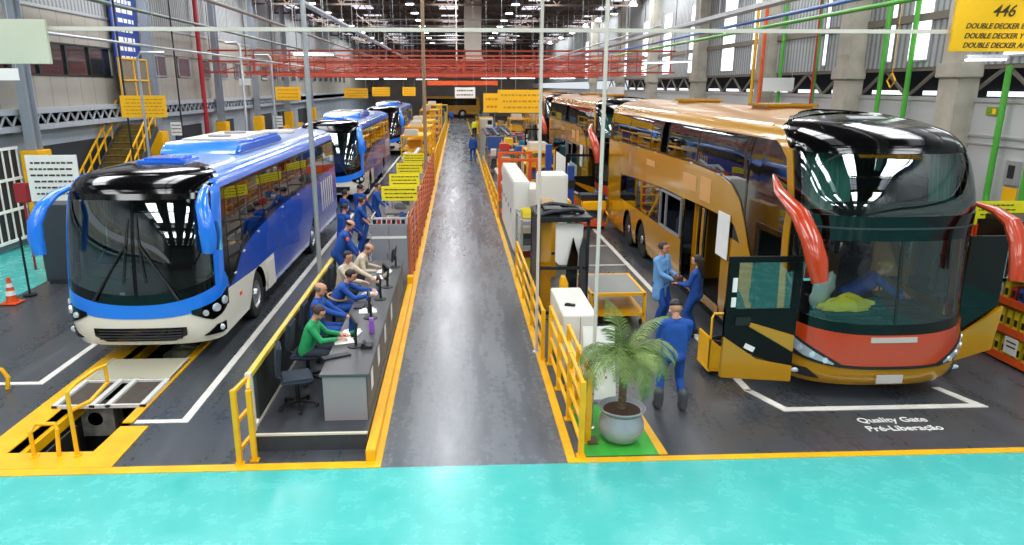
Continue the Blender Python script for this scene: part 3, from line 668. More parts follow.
    for c_, s__, r_ in (((X0+.11, Yd-.006, 1.93), (.07, .01, .22), 0), ((X0+.11, Yd-.006, 1.66), (.07, .01, .15), 0), ((X0+.42, Yd-.006, .93), (.17, .01, .08), .45)): q = MB(); q.cbox(c_, s__, ry=r_); q.build('sticker', M_wsign, dr)
    for z in (1.9, .8): q = MB(); q.cyl((X1-.1, Yd+.05, z), (-1.36, .9, z), .02); q.build('hinge_arm', M_dark, dr)
    q = MB(); q.box(1.5, 2.15, .75, .8, 1.3, 2.5); q.prism([(1.5, .5), (1.5, .75), (2.15, 1.35), (2.15, 1.15)], 'y', .74, .81, 1)
    q.prism([(1.5, .75), (1.5, 1.3), (2.15, 1.3), (2.15, 1.35)], 'y', .75, .8)
    q.build('driver_flap', [M_black, M_gold], R, bevel=.006)
    q = MB(); q.prism([(1.42, .38), (2.12, .6), (2.2, 1.35), (1.42, .78)], 'y', .68, .74); q.build('flap_skirt', M_gold, R, bevel=.01)
    # paper sheet hanging by the arch, tape patches on the band
    q = MB(); q.box(-1.47, -1.455, 3.15, 3.75, 1.55, 2.42); q.build('paper_sheet', M_wsign, R)
    for ya, yb, za, zb in ((4.35, 5.0, 2.45, 2.95), (5.25, 6.2, 2.55, 2.9), (8.6, 9.4, 2.72, 2.88)):
        q = MB(); sh.patch(q, -aY(yb), -aY(ya), za, zb, .02, 0, .2, 2, .005); q.build('masking_tape', mat('masking_tape', 'D9A262', .6), R)
    for wy in WY:
        for s_ in (-1, 1): make_wheel(R, s_*1.2, wy, .52, .3, s_)
    # roof hatches
    for y in (4.2, 9.3):
        q = MB(); q.box(-.45, .45, y, y+.9, 4.34, 4.40); q.box(-.52, .52, y-.05, y+.95, 4.40, 4.46); q.build('roof_hatch', M_gold, R, bevel=.02)
    for y in (4.0, 5.7, 8.6, 10.4, 12.6):
        q = MB(); q.cbox((-1.435, y, bt(aY(y))+.0), (.03, .14, .04)); q.build('marker_light', M_lamp, R, bevel=.008)
    return R, sh

gold, gsh = make_gold_coach((6.62, 9.75, 0), 'gold double-decker coach nearest the camera, orange front band and open front door', 'gold double-decker coaches in line')
copy_tree(gold, loc=(6.62, 25.9, 0), label='second gold double-decker coach, directly behind the nearest gold one')
copy_tree(gold, loc=(6.62, 42.0, 0), label='third gold double-decker coach, farthest in the right-hand line')
blue, bsh = make_blue_coach((-5.6, 11.85, 0), 'blue coach with white bumper nearest the camera, standing over the pit', 'blue coaches in line')
copy_tree(blue, loc=(-5.35, 29.6, 0), label='second blue coach, directly behind the nearest blue one')
copy_tree(blue, loc=(-5.25, 50.5, 0), label='third blue coach, farthest in the left-hand line')
# ================================================================== LEFT SIDE: desks, partition, cabinet, racks
def simple(name, mb, mats, label, cat, group=None, loc=(0, 0, 0), rz=0, **k):
    o = mb.build(name, mats, None, loc, rz=rz, **k); return tag(o, label, cat, group)
# platform under the desks
q = MB(); q.box(-2.80, -1.27, 8.7, 16.4, 0, .25); q.box(-2.80, -1.27, 8.68, 8.72, .235, .262, 1)
simple('platform', q, [M_dgrey, M_cream], 'low dark grey platform with a cream edge under the long desk', 'platform', smooth=False)
q = MB(); q.box(-1.26, -1.13, 8.36, 16.6, .0, .17); q.box(-1.26, -1.12, 16.4, 16.62, .17, .34)
simple('kerb', q, M_yel, 'yellow raised kerb along the desk side of the aisle', 'kerb', bevel=.01)
D = empty('reception_desk', (-1.61, 9.05, .25), 'long grey desk with a dark top and paper notes along the aisle', 'desk')
q = MB(); q.box(-.34, .34, 0, 6.6, .66, .70); q.build('desk_top', mat('desk_top_grey', '4C4D4F', .35, noise=.08), D, bevel=.008)
q = MB(); q.box(-.30, .30, .02, .05, 0, .66); q.build('front_panel', mat('desk_panel_grey', '928C8E', .5), D, bevel=.004)
for k in range(4):
    q = MB(); q.box(.28, .31, .06+k*1.64, 1.66+k*1.64, 0, .66); q.build('side_panel', mat('desk_side_brown', '5C5852', .5), D, bevel=.004)
q = MB(); q.box(-.30, .30, 6.5, 6.54, 0, .66); q.build('end_panel', MATS['desk_panel_grey'], D)
for y in (.45, 1.35, 2.4, 3.6):
    q = MB(); q.box(.312, .316, y, y+.24, .25, .55); q.build('paper_notice', M_wsign, D, smooth=False)
P_ = empty('desk_divider', (-2.83, 8.78, 0), 'dark waist-high divider with a yellow top rail behind the seated workers', 'partition')
q = MB(); q.box(-.02, .02, .3, 6.9, .25, 1.02); q.build('panel', mat('partition_dark', '2E2E2C', .5, noise=.1), P_, smooth=False)
q = MB(); q.box(-.04, .04, .0, .08, 0, 1.1); q.build('post', M_cream, P_, bevel=.005)
q = MB(); q.box(-.04, .04, .05, 6.95, 1.02, 1.09); q.build('top_rail', mat('rail_pale_yellow', 'CDB53E', .45), P_, bevel=.005)
q = MB(); q.box(-.03, .025, .08, 6.9, .25, .30); q.build('bottom_rail', M_cream, P_, bevel=.003)
# yellow gate at the platform end
Gt = empty('safety_gate', (-2.9, 8.37, 0), 'small yellow tubular gate at the near end of the partition', 'gate')
for k, (x, y, h) in enumerate(((0, 0, 1.06), (.17, .08, 1.02))):
    q = MB(); q.box(x-.035, x+.035, y-.035, y+.035, 0, h); q.box(x-.06, x+.06, y-.05, y+.05, 0, .03); q.build('post', M_yel, Gt, bevel=.008)
for z in (1.03, .6, .2):
    q = MB(); q.beam((0, 0, z), (.05, .42, z), .045); q.beam((.17, .08, z), (.08, .42, z), .035); q.build('rail', M_yel, Gt)

def office_chair(loc, rz, label):
    c = empty('office_chair', loc, label, 'chair', 'office chairs at the long desk', rz)
    q = MB(); q.cbox((0, 0, .46), (.46, .45, .08)); q.build('seat', M_seat, c, bevel=.03)
    q = MB(); q.cbox((0, -.24, .78), (.42, .07, .48), rx=-.12); q.build('backrest', M_seat, c, bevel=.03)
    q = MB(); q.tube([(0, -.1, .42), (0, -.29, .5), (0, -.28, .7)], .02, 8); q.build('back_bar', M_dark, c)
    q = MB(); q.cyl((0, 0, .1), (0, 0, .42), .03); q.build('gas_column', M_dark, c)
    for k in range(5):
        a = 2*PI*k/5; q = MB(); q.beam((0, 0, .1), (math.cos(a)*.27, math.sin(a)*.27, .06), .04, .03); q.sphere((math.cos(a)*.27, math.sin(a)*.27, .03), .03, seg=8, rings=6)
        q.build('leg', M_dark, c)
    return c
chairs = [((-2.38, 9.55, .25), 'empty dark office chair nearest the end of the long desk'), ((-2.42, 10.5, .25), 'dark office chair under the woman in green'),
          ((-2.42, 11.5, .25), 'dark office chair under the bald man in blue'), ((-2.4, 12.8, .25), 'dark office chair under the bending man in blue with a tan belt'), ((-2.4, 14.0, .25), 'dark office chair under the man in beige')]
for l, lb in chairs: office_chair(l, -PI/2+(.3 if l[1] < 10 else 0), lb)

def monitor(loc, rz, label):
    m = empty('computer_monitor', loc, label, 'monitor', 'monitors on the long desk', rz)
    q = MB(); q.cbox((0, 0, .30), (.46, .035, .29), rx=.12); h = q.build('housing', M_dark, m, bevel=.008)
    q = MB(); q.cbox((0, .022, .30), (.42, .004, .25), rx=.12); q.build('screen', mat('screen_dark', '10151C', .1, coat=1.), h)
    q = MB(); q.cyl((0, -.03, .01), (0, -.03, .25), .022); q.build('stand', M_dark, m)
    q = MB(); q.lathe([(.12, 0), (.12, .012), (.04, .022)], (0, -.02, 0), 20); q.build('base', M_dark, m)
    return m
for (x, y, r), lb in zip(((-1.62, 10.15, 1.9), (-1.55, 11.5, 1.75), (-1.5, 12.6, 1.8), (-1.45, 13.4, 1.9), (-1.42, 15.0, 1.5)),
        ('black monitor facing the woman in green, beside a keyboard', 'black monitor between the purple bottle and the bald man in blue', 'black monitor in front of the man in blue bending over the desk', 'black monitor past the bending man, beside white papers', 'black monitor at the far end of the desk by the grey cabinet')):
    monitor((x, y, .95), r, lb)
for (x, y, r), lb in zip(((-1.82, 9.72, .5), (-1.78, 12.2, 1.4)), ('dark keyboard near the end of the desk', 'dark keyboard by the bending man in blue')):
    q = MB(); q.cbox((0, 0, .012), (.42, .15, .02)); kb = simple('keyboard', q, M_dark, lb, 'keyboard', 'keyboards on the long desk', (x, y, .95), r, bevel=.005)
    q = MB()
    for i in range(4):
        for j in range(12): q.cbox((-.185+j*.0335, -.05+i*.032, .025), (.027, .025, .006))
    q.build('keys', M_dgrey, kb, smooth=False)
q = MB(); q.lathe([(.035, 0), (.045, .005), (.045, .15), (.032, .19), (.032, .2)], (0, 0, 0), 20); bt_ = simple('water_bottle', q, mat('purple_plastic', '8B55B8', .3), 'purple water bottle standing on the long desk', 'bottle', loc=(-1.42, 10.75, .95))
q = MB(); q.lathe([(.034, .2), (.036, .21), (.034, .25), (.015, .255)], (0, 0, 0), 20); q.build('lid', mat('purple_lid', 'A070D0', .35), bt_)
for (x, y, r), lb in zip(((-1.8, 10.35, .2), (-1.75, 10.75, -.2), (-1.62, 11.85, .1), (-1.7, 12.95, -.3), (-1.62, 14.1, .2), (-1.6, 14.6, -.1)),
        ('open white papers under the hands of the woman in green', 'white papers in front of the bald man in blue', 'white sheet on the desk behind the second monitor', 'white papers under the hands of the bending man', 'white papers in front of the man in beige', 'stack of white papers at the far end of the desk')):
    q = MB(); q.cbox((0, 0, .006), (.3, .22, .012)); q.cbox((.03, .02, .015), (.21, .29, .006), rz=.25); simple('paper_stack', q, M_wsign, lb, 'papers', 'papers on the long desk', (x, y, .95), r, smooth=False)
q = MB(); q.box(-.09, .09, -.1, .1, 0, .05); q.cbox((-.05, 0, .07), (.05, .2, .04)); simple('telephone', q, M_dark, 'dark desk telephone beside the nearest monitor', 'telephone', loc=(-1.42, 10.1, .95), bevel=.01)

# grey cabinet behind the desk with clutter on top
C_ = empty('grey_cabinet', (-1.68, 16.65, 0), 'tall grey two-door cabinet standing beyond the far end of the desk', 'cabinet')
q = MB(); q.box(-.44, .44, 0, 1.0, 0, 1.58); q.build('body', M_grey, C_, bevel=.01)
for s_ in (-1, 1):
    q = MB(); q.box(min(s_*.01, s_*.43), max(s_*.01, s_*.43), -.025, 0, .05, 1.55); d_ = q.build('door', M_grey, C_, bevel=.005)
    q = MB(); q.box(s_*.05-.01, s_*.05+.01, -.05, -.025, .75, .9); q.build('handle', M_chrome, d_)
q = MB(); q.box(-.42, .42, -.032, -.027, 1.24, 1.3); q.build('paper_strip', M_wsign, C_, smooth=False)
q = MB()
for a, b in (((-.42, 0, 1.58), (-.42, 0, 1.75)), ((.42, 0, 1.58), (.42, 0, 1.75)), ((-.42, 0, 1.72), (.42, 0, 1.72)), ((-.42, 0, 1.72), (-.42, .95, 1.72)), ((.42, 0, 1.72), (.42, .95, 1.72))): q.beam(a, b, .025)
q.build('top_rail', M_steel, C_)
random.seed(3)
for k in range(7):
    q = MB(); q.cbox((0, 0, .05), (.08, .15, .1)); simple('small_box', q, mat('red_plastic', 'A8283A', .4) if k % 2 else M_dark, ('red' if k % 2 else 'black')+' small box in the row on top of the tall grey cabinet', 'box', 'small red boxes on the grey cabinet' if k % 2 else 'small black boxes on the grey cabinet', (-2.03+k*.115, 16.8, 1.581), bevel=.008)
# work benches behind the cabinet, each with yellow hanging board
def bench(y0, y1, label, top='5A4F45'):
    B = empty('work_bench', (-1.75, y0, 0), label, 'bench', 'work benches along the left of the aisle'); L_ = y1-y0
    q = MB(); q.box(-.5, .4, 0, L_, 1.0, 1.05); q.build('bench_top', mat('bench_brown', top, .6, noise=.15), B, bevel=.005)
    for x in (-.46, .36):
        for y in (.04, L_-.04): q = MB(); q.box(x-.03, x+.03, y-.03, y+.03, 0, 1.0); q.build('leg', M_steel, B, smooth=False)
    q = MB(); q.box(-.46, .36, .04, L_-.04, .35, .38); q.build('shelf', M_grey, B, smooth=False)
benches = [(17.9, 20.6), (21.2, 24.4), (25, 28.4), (29, 32.4)]
for (a, b), lb in zip(benches, ('brown-topped work bench just beyond the grey cabinet', 'brown-topped work bench under the second yellow board', 'brown-topped work bench under the third yellow board', 'brown-topped work bench under the farthest yellow board')): bench(a, b, lb)
def lines_on(mb, x0, x1, z0, z1, n, y, m=1, seed=1):
    r = random.Random(seed)
    for i in range(n):
        z = z1-(i+.5)*(z1-z0)/n; a = x0+(x1-x0)*(.06+r.random()*.08); h = (z1-z0)/n*.3
        while a < x1-(x1-x0)*.1:
            wd = (x1-x0)*(.03+r.random()*.09); mb.box(a, min(a+wd, x1), y-.004, y, z-h/2, z+h/2, m); a += wd+(x1-x0)*.025
def board(name, x, y, z, wd, ht, label, cat='sign', group=None, m=None, posts=True, hang=None, n=3, seed=1, thick=.03, ink=None):
    B = empty(name, (x, y, z), label, cat, group)
    q = MB(); q.box(-wd/2, wd/2, 0, thick, -ht/2, ht/2); q.build('panel', m or M_sign, B, bevel=.004)
    for k in range(n):
        q = MB(); hh = ht*.8/n; lines_on(q, -wd/2, wd/2, ht*.4-(k+1)*hh, ht*.4-k*hh, 1, -.001, 0, seed*13+k); q.build('lettering', ink or (M_faint if m is None else M_ink), B, smooth=False)
    if hang:
        for s_ in (-1, 1): q = MB(); q.cyl((s_*wd*.42, thick/2, ht/2), (s_*wd*.42, thick/2, hang-z), .008 if hang > 3 else .015, seg=8); q.build('hanger', M_steel, B)
    if posts is True and not hang:
        for s_ in (-1, 1): q = MB(); q.box(s_*wd*.4-.015, s_*wd*.4+.015, .0+thick, thick+.03, -z+1.05, ht/2-.01); q.build('post', M_steel, B, smooth=False)
    return B
for (x, y, z), lb in zip(((-1.53, 18.2, 2.1), (-1.64, 21.5, 2.02), (-1.74, 25.3, 1.95), (-1.8, 29.3, 1.92)),
        ('yellow text board standing over the bench nearest the grey cabinet', 'yellow text board second behind the grey cabinet', 'yellow text board third behind the grey cabinet', 'yellow text board fourth and farthest behind the grey cabinet')):
    board('notice_board', x, y, z, .92, .38, lb, group='yellow boards over the benches', n=3, seed=int(y), m=mat('board_lemon', 'F2E11C', .5), ink=M_ink)
random.seed(11)
cl = ['B9B2A4', '6C7076', '3B5C9A', 'B8342A', 'D9D5C9', '4E5A50']
for k in range(16):
    a, b = benches[k % 4]; y = a+.5+random.random()*(b-a-.9); x = -2.05+random.random()*.5; c = cl[k % 6]
    sx, sy, sz = .15+random.random()*.15, .2+random.random()*.2, .08+random.random()*.14
    nm = {'B9B2A4': 'beige', '6C7076': 'grey', '3B5C9A': 'blue', 'B8342A': 'red', 'D9D5C9': 'off-white', '4E5A50': 'dull green'}[c]
    q = MB(); q.box(-sx/2, sx/2, -sy/2, sy/2, 0, .015); q.box(-sx/2, -sx/2+.012, -sy/2, sy/2, 0, sz); q.box(sx/2-.012, sx/2, -sy/2, sy/2, 0, sz); q.box(-sx/2, sx/2, -sy/2, -sy/2+.012, 0, sz); q.box(-sx/2, sx/2, sy/2-.012, sy/2, 0, sz)
    simple('parts_tray', q, mat('tray_'+c, c, .5), '%s open parts tray on the %s work bench of the left row' % (nm, ['nearest', 'second', 'third', 'farthest'][k % 4]), 'tray', 'parts trays on the %s left bench in %s' % (['nearest', 'second', 'third', 'farthest'][k % 4], nm), (x, y, 1.051), random.random()*.5, smooth=False)
# orange barred fence beside the aisle
O_ = empty('barrier_fence', (-1.2, 16.75, 0), 'orange barred fence along the left of the aisle past the desk', 'fence')
for k in range(13):
    q = MB(); q.box(-.025, .025, k*1.5-.025, k*1.5+.025, 0, 1.75); q.build('post', mat('fence_orange', 'C4602E', .5, noise=.15), O_, smooth=False)
for k in range(9):
    q = MB(); q.box(-.015, .015, 0, 18, .2+k*.185, .235+k*.185); q.build('bar', mat('fence_orange', 'C4602E', .5, noise=.15), O_, smooth=False)
q = MB(); q.box(-.05, .05, 18, 19, .0, 1.8); q.build('end_panel', M_yel, O_, bevel=.01)
# yellow guard rail beyond it
for (ya, yb), lb in zip(((36, 52), (53, 75)), ('yellow guard rail on the left of the aisle past the orange fence', 'far yellow guard rail on the left of the aisle')):
    O_ = empty('guard_rail', (-1.25, ya, 0), lb, 'railing', 'guard rails along the left of the aisle')
    n = int((yb-ya)/2)
    for k in range(n+1): q = MB(); q.box(-.04, .04, k*2-.04, k*2+.04, 0, 1.3); q.build('post', M_yel, O_, smooth=False)
    for z in (.45, .85, 1.27): q = MB(); q.box(-.025, .025, 0, n*2, z, z+.06); q.build('rail', M_yel, O_, smooth=False)
# pallet racks and machines beyond
def rack(loc, wd, dp, ht, levels, label, group, mpost, mshelf, bins=None, cat='rack', name='storage_rack', rz=0, fillw=.3, bh=.25, seed=1, binname='parts_bin', binlabel=None):
    R_ = empty(name, loc, label, cat, group, rz)
    for x in (0, wd):
        for y in (0, dp): q = MB(); q.box(x-.03, x+.03, y-.03, y+.03, 0, ht); q.build('upright', mpost, R_, smooth=False)
    for k in range(levels):
        z = .12+k*(ht-.2)/max(1, levels-1); q = MB(); q.box(0, wd, 0, dp, z-.03, z+.0); q.box(0, wd, -.02, .0, z-.07, z+.03); q.box(0, wd, dp, dp+.02, z-.07, z+.03); q.build('shelf', mshelf, R_, smooth=False)
    return R_
def bin_mesh(wd, dp, ht, c1):
    q = MB(); t = .012
    q.box(0, wd, 0, dp, 0, t); q.box(0, t, 0, dp, 0, ht); q.box(wd-t, wd, 0, dp, 0, ht); q.box(0, wd, dp-t, dp, 0, ht); q.box(0, wd, 0, t, 0, ht*.8)
    return q
for (x, y, h), lb in zip(((-3.0, 38, 2.3), (-3.1, 43, 2.5), (-3.1, 48, 2.6), (-3.0, 58, 3.0), (-3.0, 66, 3.2)), ('first', 'second', 'third', 'fourth', 'fifth')):
    rack((x, y, 0), 1.5, 3.2, h, 4, 'yellow steel rack left of the aisle, %s from the orange fence' % lb, 'yellow racks left of the aisle', M_yel, M_yel)
    random.seed(int(y))
    for k in range(5):
        z = .12+(k % 4)*(h-.2)/3; q = MB(); sx = .5+random.random()*.4; q.box(0, sx, 0, .7, 0, .3); q.box(.05, sx-.05, .05, .65, .3, .33)
        simple('parts_box', q, mat('box_%d' % (k % 3), ['C9C4B8', '3E6FB5', 'E0B020'][k % 3], .5), '%s parts box on the %s yellow rack left of the aisle' % (['pale', 'blue', 'yellow'][k % 3], lb), 'box', '%s boxes on the %s yellow left rack' % (['pale', 'blue', 'yellow'][k % 3], lb), (x+.1+random.random()*.3, y+.1+(k % 3)*.9, z+.001), bevel=.01)
# orange-topped work table with white parts
B = empty('assembly_table', (-2.15, 33.3, 0), 'assembly table with an orange skirt beyond the yellow boards', 'table')
q = MB(); q.box(-.6, .75, 0, 2, 1.3, 1.36); q.build('table_top', M_grey, B)
q = MB(); q.box(-.62, .77, -.03, 0, 1.0, 1.34); q.build('skirt', M_org, B)
for x in (-.55, .7):
    for y in (.05, 1.9): q = MB(); q.box(x-.04, x+.04, y-.04, y+.04, 0, 1.3); q.build('leg', M_org, B, smooth=False)
q = MB(); q.tube([(0, 0, .0), (.1, .5, .25), (.5, .9, .15), (.7, 1.4, .4)], .09, 8); q.sphere((.2, .7, .12), .16); simple('duct_hose', q, mat('pale_hose', 'CDD2D6', .5), 'pale corrugated hose lying on the orange-skirted assembly table', 'hose', loc=(-2.6, 33.5, 1.42))

# ------------------------------------------------------------------ pit: grating, frames, rails
q = MB(); 
for k in range(20): q.box(-1.36/2, 1.36/2, k*.045, k*.045+.028, -.02, .04)
q.box(-.68, -.64, 0, .9, -.04, .05); q.box(.64, .68, 0, .9, -.04, .05)
simple('grating_plate', q, mat('grating_steel', 'C2BEA6', .5), 'ribbed steel grating plate bridging the pit before the blue coach', 'grating', loc=(-5.56, 11.15, .022), smooth=False)
q = MB()
for x in (-.66, -.1, .14, .66): q.box(x-.04, x+.04, 0, 1.0, 0, .05)
for y in (0, .95): q.box(-.7, .7, y, y+.05, -.01, .04)
sf = simple('sliding_frame', q, mat('frame_white', 'CFCFC8', .5), 'white steel sliding frame with brown boards across the pit', 'frame', loc=(-5.56, 10.12, .022), smooth=False)
q = MB(); q.box(-.62, -.14, .06, .94, -.005, .01); q.box(.18, .62, .06, .94, -.005, .01); q.build('board', mat('brown_board', '4A4138', .6, noise=.2), sf, smooth=False)
def pit_rail(loc, pts, label):
    o = empty('pit_handrail', loc, label, 'handrail', 'yellow handrails at the pit'); q = MB(); q.tube(pts, .028, 10); q.build('tube', M_yel, o)
    q = MB(); q.lathe([(.06, 0), (.06, .015)], pts[0], 14); q.build('foot_plate', M_yel, o)
pit_rail((-5.14, 8.68, .016), [(0, 0, 0), (-.0, 0, .55), (.0, 0, .92), (.05, .15, .98), (.1, .55, 1.0), (.14, .75, .98), (.14, .75, .72), (.08, .35, .62), (.02, .0, .66)], 'tall yellow looped handrail at the near corner of the pit')
pit_rail((-5.70, 8.68, .016), [(0, 0, 0), (0, 0, .36), (.02, .1, .42), (.28, .1, .42), (.32, .05, .36), (.32, 0, -.0)], 'low yellow hoop rail at the pit steps')
q = MB()
for k in range(5): q.box(-.35, .35, k*.2, k*.2+.18, -.3-k*.25, -.26-k*.25)
q.box(-.38, -.35, 0, 1, -1.5, -.1); q.box(.35, .38, 0, 1, -1.5, -.1)
simple('pit_ladder', q, M_dark, 'dark steps leading down into the pit', 'steps', loc=(-5.38, PY0+.02, 0), smooth=False)
E_o = empty('gearbox_stand', (-5.45, 13.3, -1.6), 'greenish machine part on a stand in the pit below the bumper', 'machine')
q = MB(); q.box(-.35, .35, -.3, .3, 0, .9); q.build('stand', M_dark, E_o, bevel=.02)
q = MB(); q.lathe([(.1, 0), (.3, .05), (.34, .3), (.25, .5), (.1, .55)], (0, 0, .9), 16); q.tube([(-.4, 0, 1.2), (0, -.1, 1.45), (.35, 0, 1.35)], .07, 8); q.build('casing', mat('olive_metal', '7C8466', .4), E_o)
q = MB(); q.box(-.3, .3, -.15, .15, 0, .5); q.lathe([(.12, 0), (.12, .08)], (0, -.15, .3), 16, 0, 'y'); simple('valve_block', q, mat('pale_casting', 'A3A39A', .5, noise=.4, nscale=6), 'pale cast valve block inside the pit left of the steps', 'machine part', loc=(-5.9, 10.75, -1.6+.9))
q = MB(); q.box(-.28, .28, -.13, .13, 0, .9); simple('block_stand', q, M_dark, 'dark stand carrying the pale valve block in the pit', 'stand', loc=(-5.9, 10.75, -1.6))
q = MB(); q.tube([(-7.9, 10.95, 0), (-7.9, 10.95, .3), (-7.7, 10.95, .36), (-7.45, 10.95, .34), (-7.38, 10.95, .2), (-7.42, 10.95, 0)], .035, 10); simple('hoop_barrier', q, M_yel, 'small yellow hoop barrier at the left edge of the floor', 'barrier')
# ------------------------------------------------------------------ cone, locker, boards, white gate
C_ = empty('traffic_cone', (-10.2, 15.75, .013), 'orange traffic cone with white bands at the teal walkway', 'cone')
q = MB(); q.lathe([(.13, .03), (.035, .6), (.02, .61)], (0, 0, 0), 20); q.build('cone_body', M_org, C_)
q = MB(); q.lathe([(.1075, .19), (.0875, .3), (.0825, .3), (.1, .19)], (0, 0, 0), 20); q.build('band', M_wsign, C_)
q = MB(); q.lathe([(.0735, .38), (.0585, .47), (.052, .47), (.068, .38)], (0, 0, 0), 20); q.build('band', M_wsign, C_)
q = MB(); q.box(-.19, .19, -.19, .19, 0, .03); q.build('base', M_org, C_, bevel=.01)
q = MB(); q.cyl((0, 0, 0), (.0, .0, 1.5), .025); q.lathe([(.15, 0), (.15, .03), (.03, .05)], (0, 0, 0), 18); simple('barrier_post', q, M_dark, 'thin dark post standing beside the traffic cone', 'post', loc=(-10.15, 16.35, .013))
C_ = empty('electrical_cabinet', (-9.9, 17.35, 0), 'tall dark grey cabinet left of the nearest blue coach', 'cabinet')
q = MB(); q.box(-.4, .45, 0, .7, .08, 2.0); q.box(-.36, .41, .03, .67, 0, .08); q.build('body', mat('cabinet_charcoal', '3B3F45', .45), C_, bevel=.01)
q = MB(); q.box(-.36, .41, -.025, 0, .12, 1.96); d_ = q.build('door', MATS['cabinet_charcoal'], C_, bevel=.006)
q = MB(); q.box(.32, .35, -.045, -.025, .95, 1.15); q.build('handle', M_chrome, d_)
B = board('information_board', -10.5, 18.7, 2.48, 1.3, 1.2, 'large white board with printed lines behind the dark cabinet', m=M_wsign, n=6, seed=5, posts=False)
for s_ in (-1, 1): q = MB(); q.box(s_*.6-.03, s_*.6+.03, .03, .09, -2.47, .6); q.build('post', M_grey, B, smooth=False)
q = MB(); q.cbox((0, 0, 0), (.34, .2, .5)); q.cyl((0, 0, -2.1), (0, 0, -.2), .03); simple('fire_extinguisher_box', q, mat('red_box', 'A02A2E', .5), 'small dark red box on a thin stand beside the white information board', 'box', loc=(-11.4, 18.8, 2.1), bevel=.02)
B = empty('mesh_gate', (-13.35, 19.6, 0), 'white framed barred gate at the far left wall', 'gate')
q = MB()
for k in range(8): q.box(-.02, .02, k*.35-.02, k*.35+.02, .3, 3.0)
for z in (.3, 1.2, 2.1, 3.0): q.box(-.03, .03, -.03, 2.5, z-.04, z+.04)
q.build('bars', M_wsign, B, smooth=False)
q = MB(); q.box(-.1, -.04, 0, 2.5, .3, 3.0); q.build('panel', M_dark, B, smooth=False)
# stairs under the ledge
S_ = empty('staircase', (-12.9, 24.6, 0), 'yellow-railed staircase climbing beside the left wall under the ledge', 'stairs')
for k in range(14):
    q = MB(); q.box(-.5, .9, k*.32, k*.32+.34, .22+k*.22, .26+k*.22); q.box(-.5, .9, k*.32+.32, k*.32+.34, .22+k*.22, .46+k*.22); q.build('tread', mat('tread_yellow', '6A5A26', .6, noise=.3), S_, smooth=False)
for x in (-.52, .92):
    q = MB(); q.beam((x, 0, .1), (x, 14*.32, 3.2), .05, .25); q.build('stringer', M_dgrey, S_)
    for dz in (.5, .95): q = MB(); q.beam((x, 0, .2+dz), (x, 14*.32, 3.3+dz), .05); q.build('handrail', M_yel, S_)
    for k in range(8): q = MB(); y = k*.62; q.beam((x, y, .2+y*.69), (x, y, 1.2+y*.69), .045); q.build('baluster', M_yel, S_)
q = MB(); q.lathe([(.3, 0), (.34, .9), (.36, .95)], (0, 0, 0), 4); simple('green_bin', q, mat('green_bin', '1E8A4A', .5), 'green bin standing at the left wall beyond the stairs', 'bin', loc=(-12.4, 31.2, 0), rz=.78)
# columns on the left with yellow bases
def steel_column(loc, label, ht=12, yel=2.9):
    c = empty('steel_column', loc, label, 'column', 'grey steel columns along the left wall')
    q = MB(); q.box(-.15, .15, -.2, -.16, 0, ht); q.box(-.15, .15, .16, .2, 0, ht); q.box(-.03, .03, -.16, .16, 0, ht); q.build('shaft', mat('column_grey', '8B929B', .5), c, smooth=False)
    q = MB(); q.box(-.26, .3, -.36, .36, 0, yel); q.build('base_guard', M_yel, c, bevel=.02)
for y, n_ in ((22.4, 'nearest, beside the white barred gate'), (31.6, 'second, beside the blue banner'), (40.2, 'third from the camera'), (47.5, 'fourth from the camera'), (56, 'fifth from the camera'), (65, 'sixth from the camera')):
    steel_column((-13.0, y, 0), 'grey steel column with yellow base on the left wall, '+n_)
for k, (x, z) in enumerate(((-12.85, 2.45),)):
    q = MB(); q.box(-.09, .09, -.01, 0, -.13, .13); q.box(.25, .43, -.01, 0, -.13, .13)
    simple('fire_sign', q, mat('red_sign', 'C8321E', .5), 'pair of small red signs on the yellow base of the nearest left column', 'sign', loc=(x, 22.02, z), smooth=False)
# blue banner
B = empty('wall_banner', (-13.3, 29.2, 6.9), 'tall blue banner with white lettering hanging on the left wall', 'banner')
q = MB(); q.box(-.03, .03, 0, 2.3, -1.7, 3.2); q.build('cloth', mat('banner_blue', '26408F', .6), B, smooth=False)
for k in range(11):
    q = MB(); r = random.Random(k); a = .3+r.random()*.3
    while a < 1.8: wd = .15+r.random()*.3; q.box(.031, .036, a, a+wd, 2.5-k*.36, 2.66-k*.36); a += wd+.1
    q.build('lettering', M_wsign, B, smooth=False)
q = MB()
for y in (0, 1.25, 2.5): q.box(-.03, .03, y-.03, y+.03, 0, 1.75)
for z in (0, .9, 1.72): q.box(-.03, .03, 0, 2.5, z-.03, z+.03)
B = simple('balcony_grille', q, M_yel, 'yellow framed mesh panel on the ledge below the blue banner', 'grille', loc=(-12.95, 28.6, 4.12), smooth=False)
q = MB(); q.box(-.02, .0, 0, 2.5, 0, 1.7); q.build('mesh_panel', mat('mesh_brown', '7A6E5A', .7, noise=.2), B, smooth=False)
